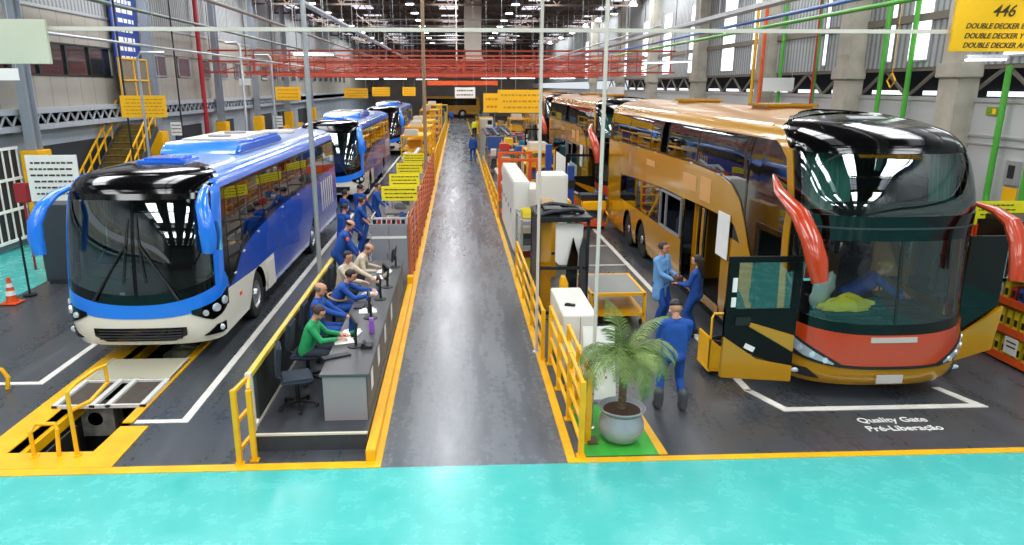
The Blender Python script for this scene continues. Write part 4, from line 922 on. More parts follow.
# yellow hanging signs, left bay
board('hanging_sign', -10.25, 24, 4.15, 1.45, .7, 'yellow hanging sign with small print above the nearest blue coach roof', n=5, hang=10.9, group='yellow hanging signs', seed=2)
board('hanging_sign', -10.4, 45, 4.35, 1.5, .8, 'yellow hanging sign over the left wall doors, second from the camera', n=3, hang=10.9, group='yellow hanging signs', seed=3)
board('hanging_sign', -8.6, 62, 4.2, 2.0, .8, 'yellow hanging sign over the third blue coach, left of a pair', n=3, hang=10.9, group='yellow hanging signs', seed=4)
board('hanging_sign', -6.9, 66, 4.3, 1.6, .8, 'yellow hanging sign over the third blue coach, right of a pair', n=3, hang=10.9, group='yellow hanging signs', seed=6)
board('hanging_sign', -4.5, 68, 4.3, 1.2, .8, 'small yellow hanging sign far down the left bay', n=3, hang=10.9, group='yellow hanging signs', seed=8)
board('hanging_sign', 2.0, 33, 4.05, 1.6, .85, 'yellow hanging sign over the right work line, partly behind a larger one', n=2, hang=10.9, group='yellow hanging signs', seed=7)
board('hanging_sign', 2.75, 31.5, 4.15, 1.95, .98, 'largest yellow hanging sign over the right side of the aisle', n=3, hang=10.9, group='yellow hanging signs', seed=9)
board('hanging_sign', .55, 50, 4.35, 1.4, .72, 'pale hanging sign over the far end of the aisle', n=2, hang=10.9, m=M_wsign, seed=10)
board('wall_sign', -12.9, 33.4, 2.9, .5, .6, 'small white sign on the left wall beyond the stairs', n=3, m=M_wsign, posts=False, seed=11)
board('wall_sign', -9.9, 40, 2.9, .5, .6, 'small white sign on a post behind the nearest blue coach', n=3, m=M_wsign, posts=False, seed=12, hang=10.9)
board('hanging_sign', -10.95, 38, 5.0, .6, .33, 'small pale blank sign hanging before the red gantry', n=0, m=M_wsign, hang=10.9, seed=13)
board('hanging_sign', -12.0, 20, 5.1, .58, .31, 'pale blank sign hanging before the nearest left column', n=0, m=M_wsign, hang=10.9, seed=13)
# ================================================================== RIGHT SIDE of the aisle
def fence(name, y0, y1, x, label, n, ht=1.08, rails=(.2, .5, .8, 1.05)):
    F_ = empty(name, (x, y0, 0), label, 'railing', 'yellow railings on the right of the aisle'); L_ = y1-y0
    for k in range(n+1): q = MB(); y = k*L_/n; q.box(-.035, .035, y-.035, y+.035, 0, ht); q.box(-.06, .06, y-.06, y+.06, 0, .02); q.build('post', M_yel, F_, smooth=False)
    for z in rails: q = MB(); q.box(-.022, .022, 0, L_, z-.025, z+.025); q.build('rail', M_yel, F_, smooth=False)
    return F_
fence('guard_rail', 8.38, 11.6, 1.6, 'yellow guard rail nearest the camera, ending at the green mat', 3)
fence('guard_rail', 11.8, 17.5, 1.49, 'yellow guard rail beside the white box and the black rack', 3, .95, (.3, .62, .92))
fence('guard_rail', 8.75, 10.6, 1.76, 'short inner yellow rail between the aisle rail and the potted palm', 2)
fence('guard_rail', 26, 41, 1.48, 'long low yellow rail by the orange frames on the right of the aisle', 8, .9, (.4, .85))
# green mat with yellow edge
q = MB(); q.prism([(1.66, 8.36), (2.66, 8.36), (2.62, 9.9), (1.66, 9.9)], 'z', .002, .012); simple('floor_mat', q, mat('green_mat', '3FAE3A', .6, noise=.12, nscale=6), 'bright green mat under the potted palm', 'mat', smooth=False)
pline([(2.66, 8.36), (2.78, 8.36), (2.72, 9.9), (2.62, 9.9)], M_yelp, .014)
q = MB(); q.box(-.07, .07, -.1, .1, 0, .03); q.box(-.05, .05, -.08, .08, .03, .035); simple('floor_drain', q, mat('brown_metal', '5E5038', .5), 'small brown square plate on the green mat behind the rail', 'plate', loc=(1.82, 8.75, .0121))
# pot, soil, palm
Pt = empty('potted_palm', (2.23, 8.8, .012), 'small feathery palm in a round silver-grey pot on the green mat', 'plant')
q = MB(); q.lathe([(.15, 0), (.2, .01), (.27, .08), (.315, .19), (.31, .30), (.255, .41), (.25, .43), (.31, .47), (.33, .50), (.31, .51), (.27, .47), (.24, .44)], (0, 0, 0), 40)
q.build('pot', mat('pot_silver', 'A9AFB6', .35, metal=.3), Pt, ang=1.2)
q = MB(); q.lathe([(.262, .43), (.26, .455), (.15, .47), (.01, .48)], (0, 0, 0), 24); q.build('soil', mat('soil', '4A3524', .95, noise=.4, nscale=30, bump=.6), Pt)
q = MB(); pts = [(0, 0, .44), (.005, 0, .7), (-.005, .01, .95), (.0, .0, 1.15)]; q.tube(pts, [.055, .05, .046, .035], 12)
for k in range(12): q.lathe([(.056-.0012*k, 0), (.064-.0012*k, .02), (.05, .035)], (0, 0, .47+k*.055), 12)
q.build('trunk', mat('palm_trunk', '6E5A42', .9, noise=.4, nscale=20, bump=.5), Pt)
random.seed(5); M_leaf = mat('palm_leaf', '627F38', .5, noise=.3, nscale=12); M_leaf2 = mat('palm_leaf_light', '869E54', .5, noise=.25, nscale=12)
for k in range(22):
    az = k*2.39996+random.uniform(-.2, .2); el = random.uniform(.25, 1.25) if k < 19 else 1.4; Lf = random.uniform(.85, 1.15); nseg = 16
    q = MB(); p = Vector((math.cos(az)*.02, math.sin(az)*.02, 1.17+random.uniform(-.04, .04))); pts = [p.copy()]; e = el
    for i in range(nseg):
        d = Vector((math.cos(az)*math.cos(e), math.sin(az)*math.cos(e), math.sin(e))); p = p+d*Lf/nseg; pts.append(p.copy()); e -= (.19 if k < 19 else .09)*(.6+i/nseg)
    q.tube(pts, [.008*(1-i/nseg*.7) for i in range(nseg+1)], 5)
    side = Vector((-math.sin(az), math.cos(az), 0))
    for i in range(2, nseg+1):
        for j in range(3):
            base = pts[i-1].lerp(pts[i], j/3); t = (i+j/3)/nseg; ll = (.30*math.sin(PI*min(1, .18+t*.85))+.05); dr = (pts[i]-pts[i-1]).normalized()
            for s_ in (-1, 1):
                tip = base+side*s_*ll*.62+dr*ll*.55-Vector((0, 0, ll*(.22+random.random()*.22))); mid = base.lerp(tip, .5)+Vector((0, 0, .03)); wv_ = dr*.0065; up_ = Vector((0, 0, .002))
                q.add([base-wv_*.6, base+wv_*.6, mid+wv_, mid-wv_, tip, base+up_, mid+up_], [(0, 1, 2, 3), (3, 2, 4), (0, 5, 6, 3), (1, 2, 6, 5)], 0)
    q.build('frond', M_leaf if k % 3 else M_leaf2, Pt, recalc=False, smooth=False)
# leaning white board with marks
B = empty('leaning_board', (2.12, 10.05, .03), 'white board with red and dark marks leaning behind the palm pot', 'board', rz=0)
q = MB(); M = Matrix.Rotation(-.28, 4, 'X'); q.box(-.18, .32, -.02, .02, 0, 1.15, 0, M); q.build('panel', M_wsign, B, bevel=.004)
q = MB(); r = random.Random(4)
for k in range(16): x, z = r.uniform(-.12, .22), r.uniform(.2, .85); q.box(x, x+r.uniform(.02, .06), -.024, -.02, z, z+r.uniform(.02, .05), r.randint(0, 1), M)
q.build('printed_marks', [M_ink, mat('mark_red', 'B8283A', .5)], B, smooth=False)
# white box with handset
W = empty('white_box_cabinet', (1.68, 11.0, 0), 'plain white box-shaped cabinet behind the near yellow rail', 'cabinet')
q = MB(); q.box(.05, .62, 0, 1.7, .06, 1.1); q.build('body', mat('cabinet_white', 'DDDDD4', .4), W, bevel=.015)
q = MB(); q.box(.1, .57, .05, 1.65, 0, .06); q.build('plinth', M_dark, W)
q = MB(); q.box(.33, .335+.002, -.004, 0, .1, 1.08); q.build('door_gap', M_dark, W, smooth=False)
q = MB(); q.cbox((0, 0, .02), (.07, .18, .035)); q.cbox((0, .03, .042), (.05, .08, .01)); simple('handset', q, M_dark, 'dark handset lying on the white box cabinet', 'handset', loc=(1.92, 11.55, 1.101), rz=1.2, bevel=.008)
# yellow mesh-topped trolley
T = empty('mesh_trolley', (2.7, 13.6, 0), 'yellow trolley with a flat mesh top between the white cabinet and the gold coach', 'trolley')
q = MB(); 
for a, b in (((0, 0), (1.1, 0)), ((1.1, 0), (1.1, 1.5)), ((1.1, 1.5), (0, 1.5)), ((0, 1.5), (0, 0))):
    for z in (.25, .68): q.beam((*a, z), (*b, z), .06)
for x in (0, 1.1):
    for y in (0, 1.5): q.beam((x, y, .08), (x, y, .72), .06)
q.build('frame', M_yel, T)
q = MB(); q.box(.03, 1.07, .03, 1.47, .69, .705); q.build('mesh_top', mat('mesh_grey', '8A8D88', .5, metal=.3), T, smooth=False)
q = MB(); q.box(.03, 1.07, .03, 1.47, .26, .28); q.build('lower_deck', M_yel, T, smooth=False)
for x in (.05, 1.05):
    for y in (.05, 1.45): q = MB(); q.lathe([(.06, -.02), (.065, 0), (.06, .02)], (x, y, .065), 14, 0, 'x'); q.build('castor', M_rubber, T)
# black rack with doors, panels and a tray on top
K = empty('door_panel_rack', (1.6, 13.6, 0), 'black rack holding white, orange and black vehicle panels beside the yellow rail', 'rack')
for x in (0, .98):
    for y in (0, 1.3): q = MB(); q.box(x-.03, x+.03, y-.03, y+.03, 0, 2.25); q.build('upright', M_dark, K, smooth=False)
for z in (.3, 1.25, 2.22): q = MB(); q.beam((0, 0, z), (.98, 0, z), .06); q.beam((0, 1.3, z), (.98, 1.3, z), .06); q.beam((0, 0, z), (0, 1.3, z), .06); q.beam((.98, 0, z), (.98, 1.3, z), .06); q.build('cross_bar', M_dark, K)
q = MB(); q.box(-.05, 1.05, -.05, 1.35, 2.25, 2.29); q.build('tray', M_dark, K)
q = MB(); q.box(-.02, .02, .1, 1.2, .4, 2.15); q.build('side_panel', M_dark, K)
def panel(loc, poly, th, m, label, name='vehicle_panel', cat='panel', rz=0., rx=0.):
    q = MB(); q.prism(poly, 'y', -th/2, th/2); o = simple(name, q, m, label, cat, loc=loc, rz=rz, bevel=.008); o.rotation_euler = (rx, 0, rz); return o
panel((1.62, 13.8, .34), [(0, 0), (.26, 0), (.26, 1.8), (.0, 1.8)], .04, M_gold, 'orange-gold narrow panel standing in the black rack', rx=-.02)
panel((1.95, 13.75, 1.28), [(0, .08), (.08, 0), (.5, 0), (.56, .1), (.56, .85), (0, .85)], .05, M_wsign, 'white panel with a dark cut-out in the top of the black rack', rx=-.02)
q = MB(); q.tube([(0, 0, 0), (.3, 0, .08), (.7, .1, .1), (.95, .3, .02), (.9, .8, .04), (.4, 1.0, .08), (0, .7, .05), (0, 0, 0)], .045, 8); q.box(.1, .8, .2, .8, -.01, .03); q.box(.15, .5, .1, .5, .03, .12); simple('bumper_trim', q, M_dark, 'dark moulded trim pieces heaped on the tray of the black rack', 'trim piece', loc=(1.58, 13.7, 2.302), smooth=True)
panel((2.15, 13.55, .02), [(0, 0), (.2, 0), (.26, 1.5), (.16, 1.85), (.02, 1.2)], .05, M_black, 'glossy black tall door panel leaning at the front of the black rack', rz=.15, rx=-.05)
panel((2.42, 13.52, .02), [(0, 0), (.14, 0), (.18, 1.7), (.1, 1.9), (.02, 1.6)], .05, M_dgrey, 'second dark door panel leaning right of the glossy one on the black rack', rz=.2, rx=-.05)
panel((1.95, 13.0, .02), [(0, 0), (.42, 0), (.42, .08), (.16, .14), (.15, 1.1), (.1, 1.22), (.03, 1.22), (0, 1.1)], .2, M_yel, 'yellow upright lifting bracket before the black rack', name='lifting_bracket', cat='bracket')
# white cabinets up the line
def cab(loc, wd, dp, ht, label, m, nd=2, side=True):
    c = empty('tool_cabinet', loc, label, 'cabinet', 'cabinets along the right of the aisle')
    q = MB(); q.box(0, wd, 0, dp, .05, ht); q.box(.03, wd-.03, .03, dp-.03, 0, .05); q.build('body', m, c, bevel=.01)
    for k in range(nd):
        q = MB(); L_ = dp/nd
        q.box(-.018, 0, k*L_+.02, (k+1)*L_-.02, .1, ht-.05); d_ = q.build('door', m, c, bevel=.004)
        q = MB(); q.box(-.035, -.018, (k+1)*L_-.14, (k+1)*L_-.1, ht*.5, ht*.5+.14); q.build('handle', M_dark, d_)
    q = MB(); q.box(.03, wd-.03, -.018, 0, .1, ht-.05); q.build('end_door', m, c, bevel=.004)
M_cw = MATS['cabinet_white']
cab((1.62, 20.2, 0), .45, 5.2, 2.12, 'long tall off-white cabinet along the aisle beyond the black rack', M_cw, 5)
cab((2.25, 19.0, 0), .75, 1.0, 2.45, 'square white cabinet standing right behind the black rack', M_cw, 1)
cab((2.2, 17.3, 0), .3, 1.2, 1.9, 'narrow gold-coloured cabinet between the black rack and the white cabinets', M_gold, 1)
cab((2.3, 23.0, 0), .8, 1.6, 1.5, 'lower white cabinet right of the long off-white one', M_cw, 2)
for (x, y, rz) in ((1.7, 18.0, 0), (1.75, 18.9, .1)):
    pass
S2 = rack((1.62, 17.6, 0), .5, 1.6, 1.5, 3, 'small steel shelf by the aisle between black rack and long white cabinet', None, M_steel, M_grey)
for i, (dx, dy, k, c, nm) in enumerate(((.05, .1, 0, 'C9B020', 'yellow'), (.05, .9, 0, '8A3030', 'red'), (.05, .2, 1, '4A4D52', 'grey'), (.05, 1.0, 1, 'D0C8B0', 'beige'), (.05, .5, 2, 'E0D040', 'bright yellow'))):
    q = bin_mesh(.38, .5, .22, 0); simple('parts_bin', q, mat('bin_'+c, c, .5), '%s parts bin on the small steel shelf by the aisle' % nm, 'bin', loc=(1.62+dx, 17.6+dy, .121+k*.65), smooth=False)
# orange frames
for (x, y), lb in zip(((1.8, 27.2), (1.8, 30.2)), ('nearer', 'farther')):
    O_ = empty('portal_hoist', (x, y, 0), '%s orange portal frame on the right of the aisle' % lb, 'frame', 'orange portal frames right of the aisle')
    for dx in (0, 1.3): q = MB(); q.box(dx-.07, dx+.07, -.07, .07, 0, 2.0); q.build('post', M_org, O_, bevel=.01)
    q = MB(); q.box(-.08, 1.38, -.05, .05, 1.98, 2.08); q.build('crossbeam', M_org, O_, bevel=.01)
    q = MB(); q.box(-.15, .15, -.5, .5, 0, .06); q.box(1.15, 1.45, -.5, .5, 0, .06); q.build('foot', M_org, O_, bevel=.01)
for (x, y, w_, d_, h), lb in zip(((1.9, 25.9, 1.0, .7, 1.0), (1.8, 28.0, 1.4, 1.5, .9), (1.75, 31.3, 1.2, 2.5, 1.0), (3.95, 28.6, .35, 1.8, 1.0)), ('before the nearer orange frame', 'between the two orange frames', 'beyond the farther orange frame', 'right of the orange frames')):
    B = empty('work_bench', (x, y, 0), 'pale steel work bench '+lb, 'bench', 'pale benches near the orange frames')
    q = MB(); q.box(0, w_, 0, d_, h-.06, h); q.build('bench_top', mat('bench_pale', 'B9B5A4', .5, noise=.12), B, bevel=.006)
    for a in (.04, w_-.04):
        for b in (.04, d_-.04): q = MB(); q.box(a-.03, a+.03, b-.03, b+.03, 0, h-.06); q.build('leg', M_steel, B, smooth=False)
    q = MB(); q.box(.03, w_-.03, .03, d_-.03, .3, .33); q.build('shelf', M_grey, B, smooth=False)
    q = MB(); q.tube([(0, 0, 0), (.3, .1, .1), (.5, .4, .05)], .04, 8); q.box(.1, .5, .3, .6, -.04, .1); simple('machined_part', q, M_steel, 'grey metal part lying on the bench '+lb, 'metal part', loc=(x+.2, y+.15, h+.041))
# rack of metal sheets
q = MB()
T = empty('sheet_rack', (1.6, 42.5, 0), 'waist-high rack carrying long shiny metal profiles right of the aisle', 'rack')
for x in (0, 1.9):
    for y in (0, 3, 6): q = MB(); q.box(x-.04, x+.04, y-.04, y+.04, 0, 1.95); q.build('upright', M_steel, T, smooth=False)
for y in (0, 3, 6): q = MB(); q.box(0, 1.9, y-.04, y+.04, 1.85, 1.93); q.build('crossbar', M_steel, T, smooth=False)
for k in range(6): q = MB(); q.box(.08+k*.31, .3+k*.31, -.2, 7, 1.93, 1.99); q.box(.08+k*.31, .1+k*.31, -.2, 7, 1.99, 2.06); simple('metal_profile', q, M_chrome if k % 2 else M_dgrey, ('shiny' if k % 2 else 'dark')+' long metal profile on the sheet rack', 'metal profile', 'shiny metal profiles on the sheet rack' if k % 2 else 'dark metal profiles on the sheet rack', (1.6, 42.5, .001), smooth=False)
# yellow step stand (A-frame) and trolleys near the second gold coach
A = empty('step_stand', (3.0, 25.2, 0), 'yellow arched step stand before the blue uprights', 'stand')
for x in (0, .7): q = MB(); q.tube([(x, 0, 0), (x, .1, 1.3), (x, .25, 1.5), (x, .9, 1.5), (x, 1.0, 0)], .04, 8); q.build('side_frame', M_yel, A)
for k in range(4): q = MB(); q.box(0, .7, .0+k*.05, .25+k*.05, .3+k*.3, .33+k*.3); q.build('step', M_yel, A, smooth=False)
def tug(loc, label, rz=0):
    t = empty('lift_trolley', loc, label, 'trolley', None, rz)
    q = MB(); q.box(0, 1.1, 0, 1.0, .1, .2); q.build('deck', M_org, t, bevel=.01)
    q = MB(); q.box(.3, 1.1, .1, .6, .65, .95); q.build('tool_box', M_yel, t, bevel=.03)
    q = MB(); q.box(.25, 1.1, .3, 1.0, .95, 1.15); q.build('cover', M_dark, t, bevel=.03)
    for x in (0, 1.1): q = MB(); q.tube([(x, 0, .2), (x, -.25, .55), (x, .5, .65), (x, .9, .2)], .035, 8); q.build('rail', M_yel, t)
    q = MB(); q.tube([(0, 0, .2), (-.5, .5, .8), (-.7, .8, 1.1)], .04, 8); q.build('tow_bar', M_yel, t)
    for x in (.1, 1.0):
        for y in (.15, .85): q = MB(); q.lathe([(.09, -.03), (.1, 0), (.09, .03)], (x, y, .1), 14, 0, 'x'); q.build('wheel', M_rubber, t)
tug((4.0, 23.6, 0), 'yellow and orange lift trolley parked ahead of the second gold coach')
q = MB()
t = empty('hose_cart', (4.2, 10.9, 0), 'yellow cart with a hoop handle and coiled black hose behind the open coach door', 'cart')
q = MB(); q.box(0, .75, 0, .55, .1, .16); q.prism([(0, .16), (.75, .16), (.75, .42), (.35, .42), (0, .7)], 'y', 0, .03); q.prism([(0, .16), (.75, .16), (.75, .42), (.35, .42), (0, .7)], 'y', .52, .55); q.box(0, .03, 0, .55, .16, .7); q.build('tray', M_yel, t, bevel=.01)
q = MB(); q.tube([(.02, .03, .6), (.02, .03, 1.05), (.06, .06, 1.12), (.5, .06, 1.12), (.54, .06, 1.06), (.54, .06, .4)], .02, 8); q.build('handle', M_yel, t)
for x in (.1, .65):
    for y in (.1, .45): q = MB(); q.lathe([(.05, -.02), (.055, 0), (.05, .02)], (x, y, .055), 14, 0, 'x'); q.build('castor', M_rubber, t)
q = MB()
for k in range(7):
    pts = [(math.cos(a)*(.17-.01*(k % 3)), math.sin(a)*.17, .0+k*.045+.02*math.sin(a*2+k)) for a in np.linspace(0, 2*PI, 22)]; q.tube(pts, .026, 7, cap=False)
simple('hose_coil', q, M_rubber, 'coiled black hose piled in the yellow cart', 'hose', loc=(4.5, 11.17, .5-.2))
# blue uprights and a white sheet before the second gold coach
for (x, y), lb in zip(((3.55, 27.5), (4.1, 25.4)), ('left of the white sheet', 'right of the white sheet')):
    A = empty('access_mast', (x, y, 0), 'blue mast standing '+lb, 'mast'); q = MB(); q.box(-.12, .12, -.12, .12, .05, 2.6 if x < 4 else 2.0); q.build('column', mat('mast_blue', '24489A', .4), A, bevel=.01)
    q = MB(); q.box(-.3, .3, -.3, .3, 0, .06); q.build('foot', mat('mast_blue', '24489A'), A, bevel=.01); q = MB(); q.box(-.14, .14, -.16, -.12, 1.2, 1.5); q.build('control_box', M_dark, A)
panel((3.75, 26.8, .3), [(0, .5), (.85, 0), (.85, 1.6), (0, 2.1)], .03, M_wsign, 'white sheet stretched between the two blue masts', name='protective_sheet', cat='sheet', rz=-.5)
fence('guard_rail', 26.5, 34, 4.35, 'thin yellow rail beside the second gold coach', 4, 1.0, (.5, .95))
# ------------------------------------------------------------------ shelving at the right edge
yb_, sp = None, None
def shelving(x, y, L_, label, lv):
    R_ = empty('parts_shelving', (x, y, 0), label, 'shelving')
    for yy in (0, L_):
        for xx in (0, .9): q = MB(); q.box(xx-.03, xx+.03, yy-.03, yy+.03, 0, 2.3); q.build('upright', M_org, R_, smooth=False)
    for z in lv: q = MB(); q.box(-.03, .9, 0, L_, z-.02, z); q.box(-.05, -.02, 0, L_, z-.08, z+.05); q.build('shelf', M_org, R_, smooth=False)
    q = MB(); q.box(.88, .9, 0, L_, .1, 2.3); q.build('back_panel', M_dark, R_, smooth=False)
    return R_
LV = (.12, .62, 1.12, 1.62)
M_by = mat('bin_yellow', 'E8D428', .45); M_bb = mat('bin_blue', '2A62B4', .45); M_br = mat('bin_red', 'C03A2A', .45); M_bw = mat('bin_pale', 'D6D8D2', .5)
proto = {}
for nm, m_ in (('yellow', M_by), ('blue', M_bb), ('red', M_br), ('pale', M_bw)):
    q = bin_mesh(.45, .13, .34 if nm == 'yellow' else .26, 0); q.box(-.004, 0, .03, .1, .08, .2, 1); o = q.build('parts_bin', [m_, M_dark], None, smooth=False); proto[nm] = [o, False]
def put_bin(nm, loc, lb, grp):
    p = proto[nm]
    if not p[1]: o = p[0]; p[1] = True
    else: o = p[0].copy(); COL.objects.link(o)
    o.location = loc; tag(o, lb, 'bin', grp)
rk = 0
for y0, L_, where in ((10.75, 2.9, 'nearest right-hand'), (13.75, 2.9, 'second right-hand'), (16.75, 2.9, 'third right-hand')):
    shelving(9.75, y0, L_, 'orange parts shelving with yellow bins at the right, '+('nearest bay' if rk == 0 else 'second bay' if rk == 1 else 'third bay'), LV)
    for li, z in enumerate(LV):
        n = int(L_/.165)
        for k in range(n-1):
            nm = 'yellow' if li < 2 else ['blue', 'pale', 'red', 'blue', 'yellow'][(k*7+li*3+rk) % 5]
            put_bin(nm, (9.76, y0+.08+k*.165, z+.001), '%s narrow parts bin on the %s shelf of the %s shelving' % (nm, ['bottom', 'second', 'third', 'top'][li], where), '%s bins, %s shelf of the %s shelving' % (nm, ['bottom', 'second', 'third', 'top'][li], where))
    rk += 1
q = MB(); q.box(-.006, 0, 0, .3, 0, .3); q.box(-.008, -.005, .04, .26, .2, .23, 1); q.box(-.008, -.005, .04, .24, .12, .15, 1); simple('shelf_notice', q, [M_wsign, M_ink], 'white paper notice fixed to the bottom bins of the nearest shelving', 'notice', loc=(9.69, 11.0, .22), smooth=False)
q = MB(); q.box(0, .9, .0, 2.6, 0, .12); q.box(.02, .88, .02, 2.58, .12, .22); simple('storage_tray', q, M_dark, 'long dark tray on top of the nearest orange shelving', 'tray', loc=(9.76, 10.9, 2.301), bevel=.01)
B = empty('shelf_sign', (10.15, 12.4, 2.58), 'yellow sign with three lines of text above the right-hand shelving', 'sign'); q = MB(); q.box(-.62, .45, 0, .02, -.16, .16); q.box(-.55, -.5, .02, .05, -.28, .1); q.box(.35, .4, .02, .05, -.28, .1); q.build('panel', mat('sign_bright_yellow', 'F0E81E', .5), B)
q = MB(); lines_on(q, -.58, .2, -.13, .13, 3, -.001, 0, 21); q.build('lettering', mat('ink_green', '3E5A10', .6), B, smooth=False)
# floor lettering
M_fl = mat('floor_letter_white', 'E8E8E4', .5)
for tx, (x, y), s_, lb in (('Quality Gate', (5.87, 9.2), .2, 'white words Quality Gate painted on the floor before the gold coach'), ('Pré-Liberação', (5.86, 8.94), .2, 'white words Pré-Liberação painted on the floor, lower line')):
    o = text_obj('floor_lettering', tx, s_, M_fl, None, (x, y, .007), (0, 0, 0), .002, bold=.003, align='LEFT'); tag(o, lb, 'lettering'); o.scale = (1.0, 1.05, 1)

# ================================================================== OVERHEAD
# crossbar with sign 446 and the white board
q = MB(); q.box(-5.6, 7.6, -.022, .022, -.024, .024); simple('sign_crossbar', q, M_pole, 'long pale horizontal bar crossing the whole hall near the camera', 'bar', loc=(0, 9.3, 5.48), smooth=False)
S4 = empty('bay_sign', (7.33, 9.2, 5.55), 'orange-yellow sign numbered 446 hanging at the upper right', 'sign')
q = MB(); q.box(-.98, .98, -.02, .02, -.32, .36); q.build('panel', M_sign, S4, bevel=.004)
for tx, z, s_ in (('446', .17, .2), ('DOUBLE DECKER E LOW D', -.01, .09), ('DOUBLE DECKER Y LOW D', -.13, .09), ('DOUBLE DECKER AND LOW D', -.245, .09)):
    text_obj('lettering', tx, s_, M_ink, S4, (-.5 if tx == '446' else -.82, -.023, z), (PI/2, 0, 0), .002, .3, bold=.002, align='LEFT')
S5 = empty('reversed_board', (-5.56, 9.2, 5.33), 'pale greenish board seen from behind at the upper left on the crossbar', 'board')
q = MB(); q.box(-.6, .6, -.02, .02, -.27, .25); q.build('panel', mat('board_pale', 'C9C7B2', .5), S5, bevel=.006)
S5 = board('bay_sign', -6.15, 9.42, 5.9, .9, .6, 'orange-yellow sign cut off at the upper left corner', n=3, posts=False, seed=33)
q = MB()
def post(loc, ht, label, r=.028, z0=0):
    o = empty('steel_pole', loc, label, 'pole'); q = MB(); q.cyl((0, 0, z0), (0, 0, ht), r, seg=14); q.build('tube', mat('pole_brown', '9A7E62', .5) if 'brownish' in label else (M_steel if 'grey' in label else M_pole), o)
    q = MB(); q.lathe([(r*2.4, z0), (r*2.4, z0+.015), (r, z0+.03)], (0, 0, 0), 16); q.build('flange', M_steel, o)
post((1.88, 9.15, .0125), 10.9, 'tall pale pole rising behind the potted palm', .026)
post((1.42, 12.2, 0), 10.9, 'tall pale pole by the white box cabinet right of the aisle', .028)
post((-1.25, 27.6, 0), 10.9, 'tall brownish pole at the left edge of the aisle', .07)
post((-2.93, 14.4, 0), 10.9, 'tall grey pole rising from the divider by the seated workers', .05)
post((-.0, 48, 0), 10.9, 'short pale hanger pole from the roof over the aisle', .04, 6.3)
# conduits and pipes running the length of the hall
def run(name, x, z, r, y0, y1, m, label, cat='pipe', hang=True, sq=False):
    o = empty(name, (x, y0, z), label, cat); q = MB()
    if sq: q.box(-r*2, r*2, 0, y1-y0, -r*.6, r*.6)
    else: q.cyl((0, 0, 0), (0, y1-y0, 0), r, seg=10)
    q.build('run', m, o)
    if hang:
        y = 3.
        while y < y1-y0 and y < 60: q = MB(); q.cyl((0, y, 0), (0, y, 10.8-z), .012, seg=6); q.build('hanger', M_steel, o); y += 6
run('cable_tray', -3.9, 6.85, .05, 7, 90, M_steel, 'grey cable tray running down the left bay, right-hand one of two', 'tray', sq=True)
run('cable_tray', -6.1, 6.85, .04, 7, 90, mat('pipe_beige', '9D9686', .5), 'beige conduit running over the blue coaches', 'tray')
run('cable_tray', 7.9, 6.8, .09, 7, 90, M_steel, 'broad grey cable tray running over the gold coaches', 'tray', sq=True)
run('overhead_pipe', 9.3, 6.75, .05, 7, 90, mat('pipe_blue', '2C5E9C', .4), 'blue pipe running along the right bay below the roof')
run('overhead_pipe', 10.6, 6.75, .06, 12, 60, M_green, 'green pipe running along the right wall below the roof')
run('overhead_pipe', -12.2, 7.6, .07, 7, 90, mat('pipe_dgreen', '56665C', .4), 'dark green pipe running along the left wall under the roof')
run('overhead_pipe', -10.5, 8.3, .07, 16, 90, M_redp, 'red pipe running high above the left bay')
run('overhead_pipe', -9.2, 5.95, .035, 8, 90, M_steel, 'thin pale conduit running low above the blue coaches', hang=False)
run('overhead_pipe', 5.6, 6.4, .03, 20, 90, M_steel, 'thin pale conduit above the left edge of the gold coaches', hang=False)
run('overhead_pipe', 11.6, 7.7, .05, 7, 90, M_steel, 'thin grey pipe high along the right wall', hang=False)
for k, y in enumerate((52, 56, 60, 64, 68, 72)):
    q = MB(); q.cyl((-6, 0, 0), (5.5, 0, 0), .035, seg=6); simple('cross_conduit', q, M_steel, 'thin conduit crossing below the roof in the middle of the hall', 'pipe', 'thin conduits crossing the hall below the roof', (0, y, 9.3-k*.1))
def drop(x, y, z0, z1, r, m, label, bend=None):
    q = MB(); pts = [(0, 0, z1), (0, 0, z0)]
    if bend: pts = [(bend, 0, z1), (bend*.15, 0, z1), (0, 0, z1-.15), (0, 0, z0)]
    q.tube(pts, r, 8); return simple('drop_pipe', q, m, label, 'pipe', loc=(x, y, 0))
drop(-13.2, 38.3, 0, 9.5, .12, M_redp, 'thick red pipe running down the left wall')
drop(-9.4, 22.0, 0, 5.75, .04, M_steel, 'thin pale drop pipe left of the yellow hanging sign', .8)
drop(-9.3, 32.0, 0, 6.6, .05, M_steel, 'pale bent drop pipe behind the nearest blue coach', -.6)
drop(-9.4, 37.5, 0, 6.3, .05, M_steel, 'pale drop pipe near the thick red pipe', -.8)
drop(-11.6, 25.8, 0, 10.8, .035, M_dark, 'thin dark cable dropping before the dark strip of windows')
drop(-10.4, 27.5, 0, 10.8, .03, M_dark, 'thin dark cable dropping right of the yellow hanging sign')
drop(12.5, 15.95, 2.2, 5.25, .07, M_green, 'green pipe down the right wall below the 446 sign')
drop(12.5, 14.9, 2.2, 3.8, .07, M_green, 'green pipe at the right picture edge, joined at the bottom to its neighbour')
q = MB(); q.tube([(0, 0, .35), (0, .05, .1), (0, .2, 0), (0, .85, 0), (0, 1.0, .1), (0, 1.05, .35)], .07, 8); simple('pipe_loop', q, M_green, 'green U-shaped pipe bend low on the right wall', 'pipe', loc=(12.5, 14.9, 1.95))
q = MB(); q.box(-.06, 0, 0, .4, 0, .55); q.box(-.065, -.06, .1, .3, .15, .45, 1); simple('fire_call_box', q, [M_steel, M_dark], 'grey call box between the green pipes on the right wall', 'box', loc=(12.69, 15.3, 2.6), bevel=.0)
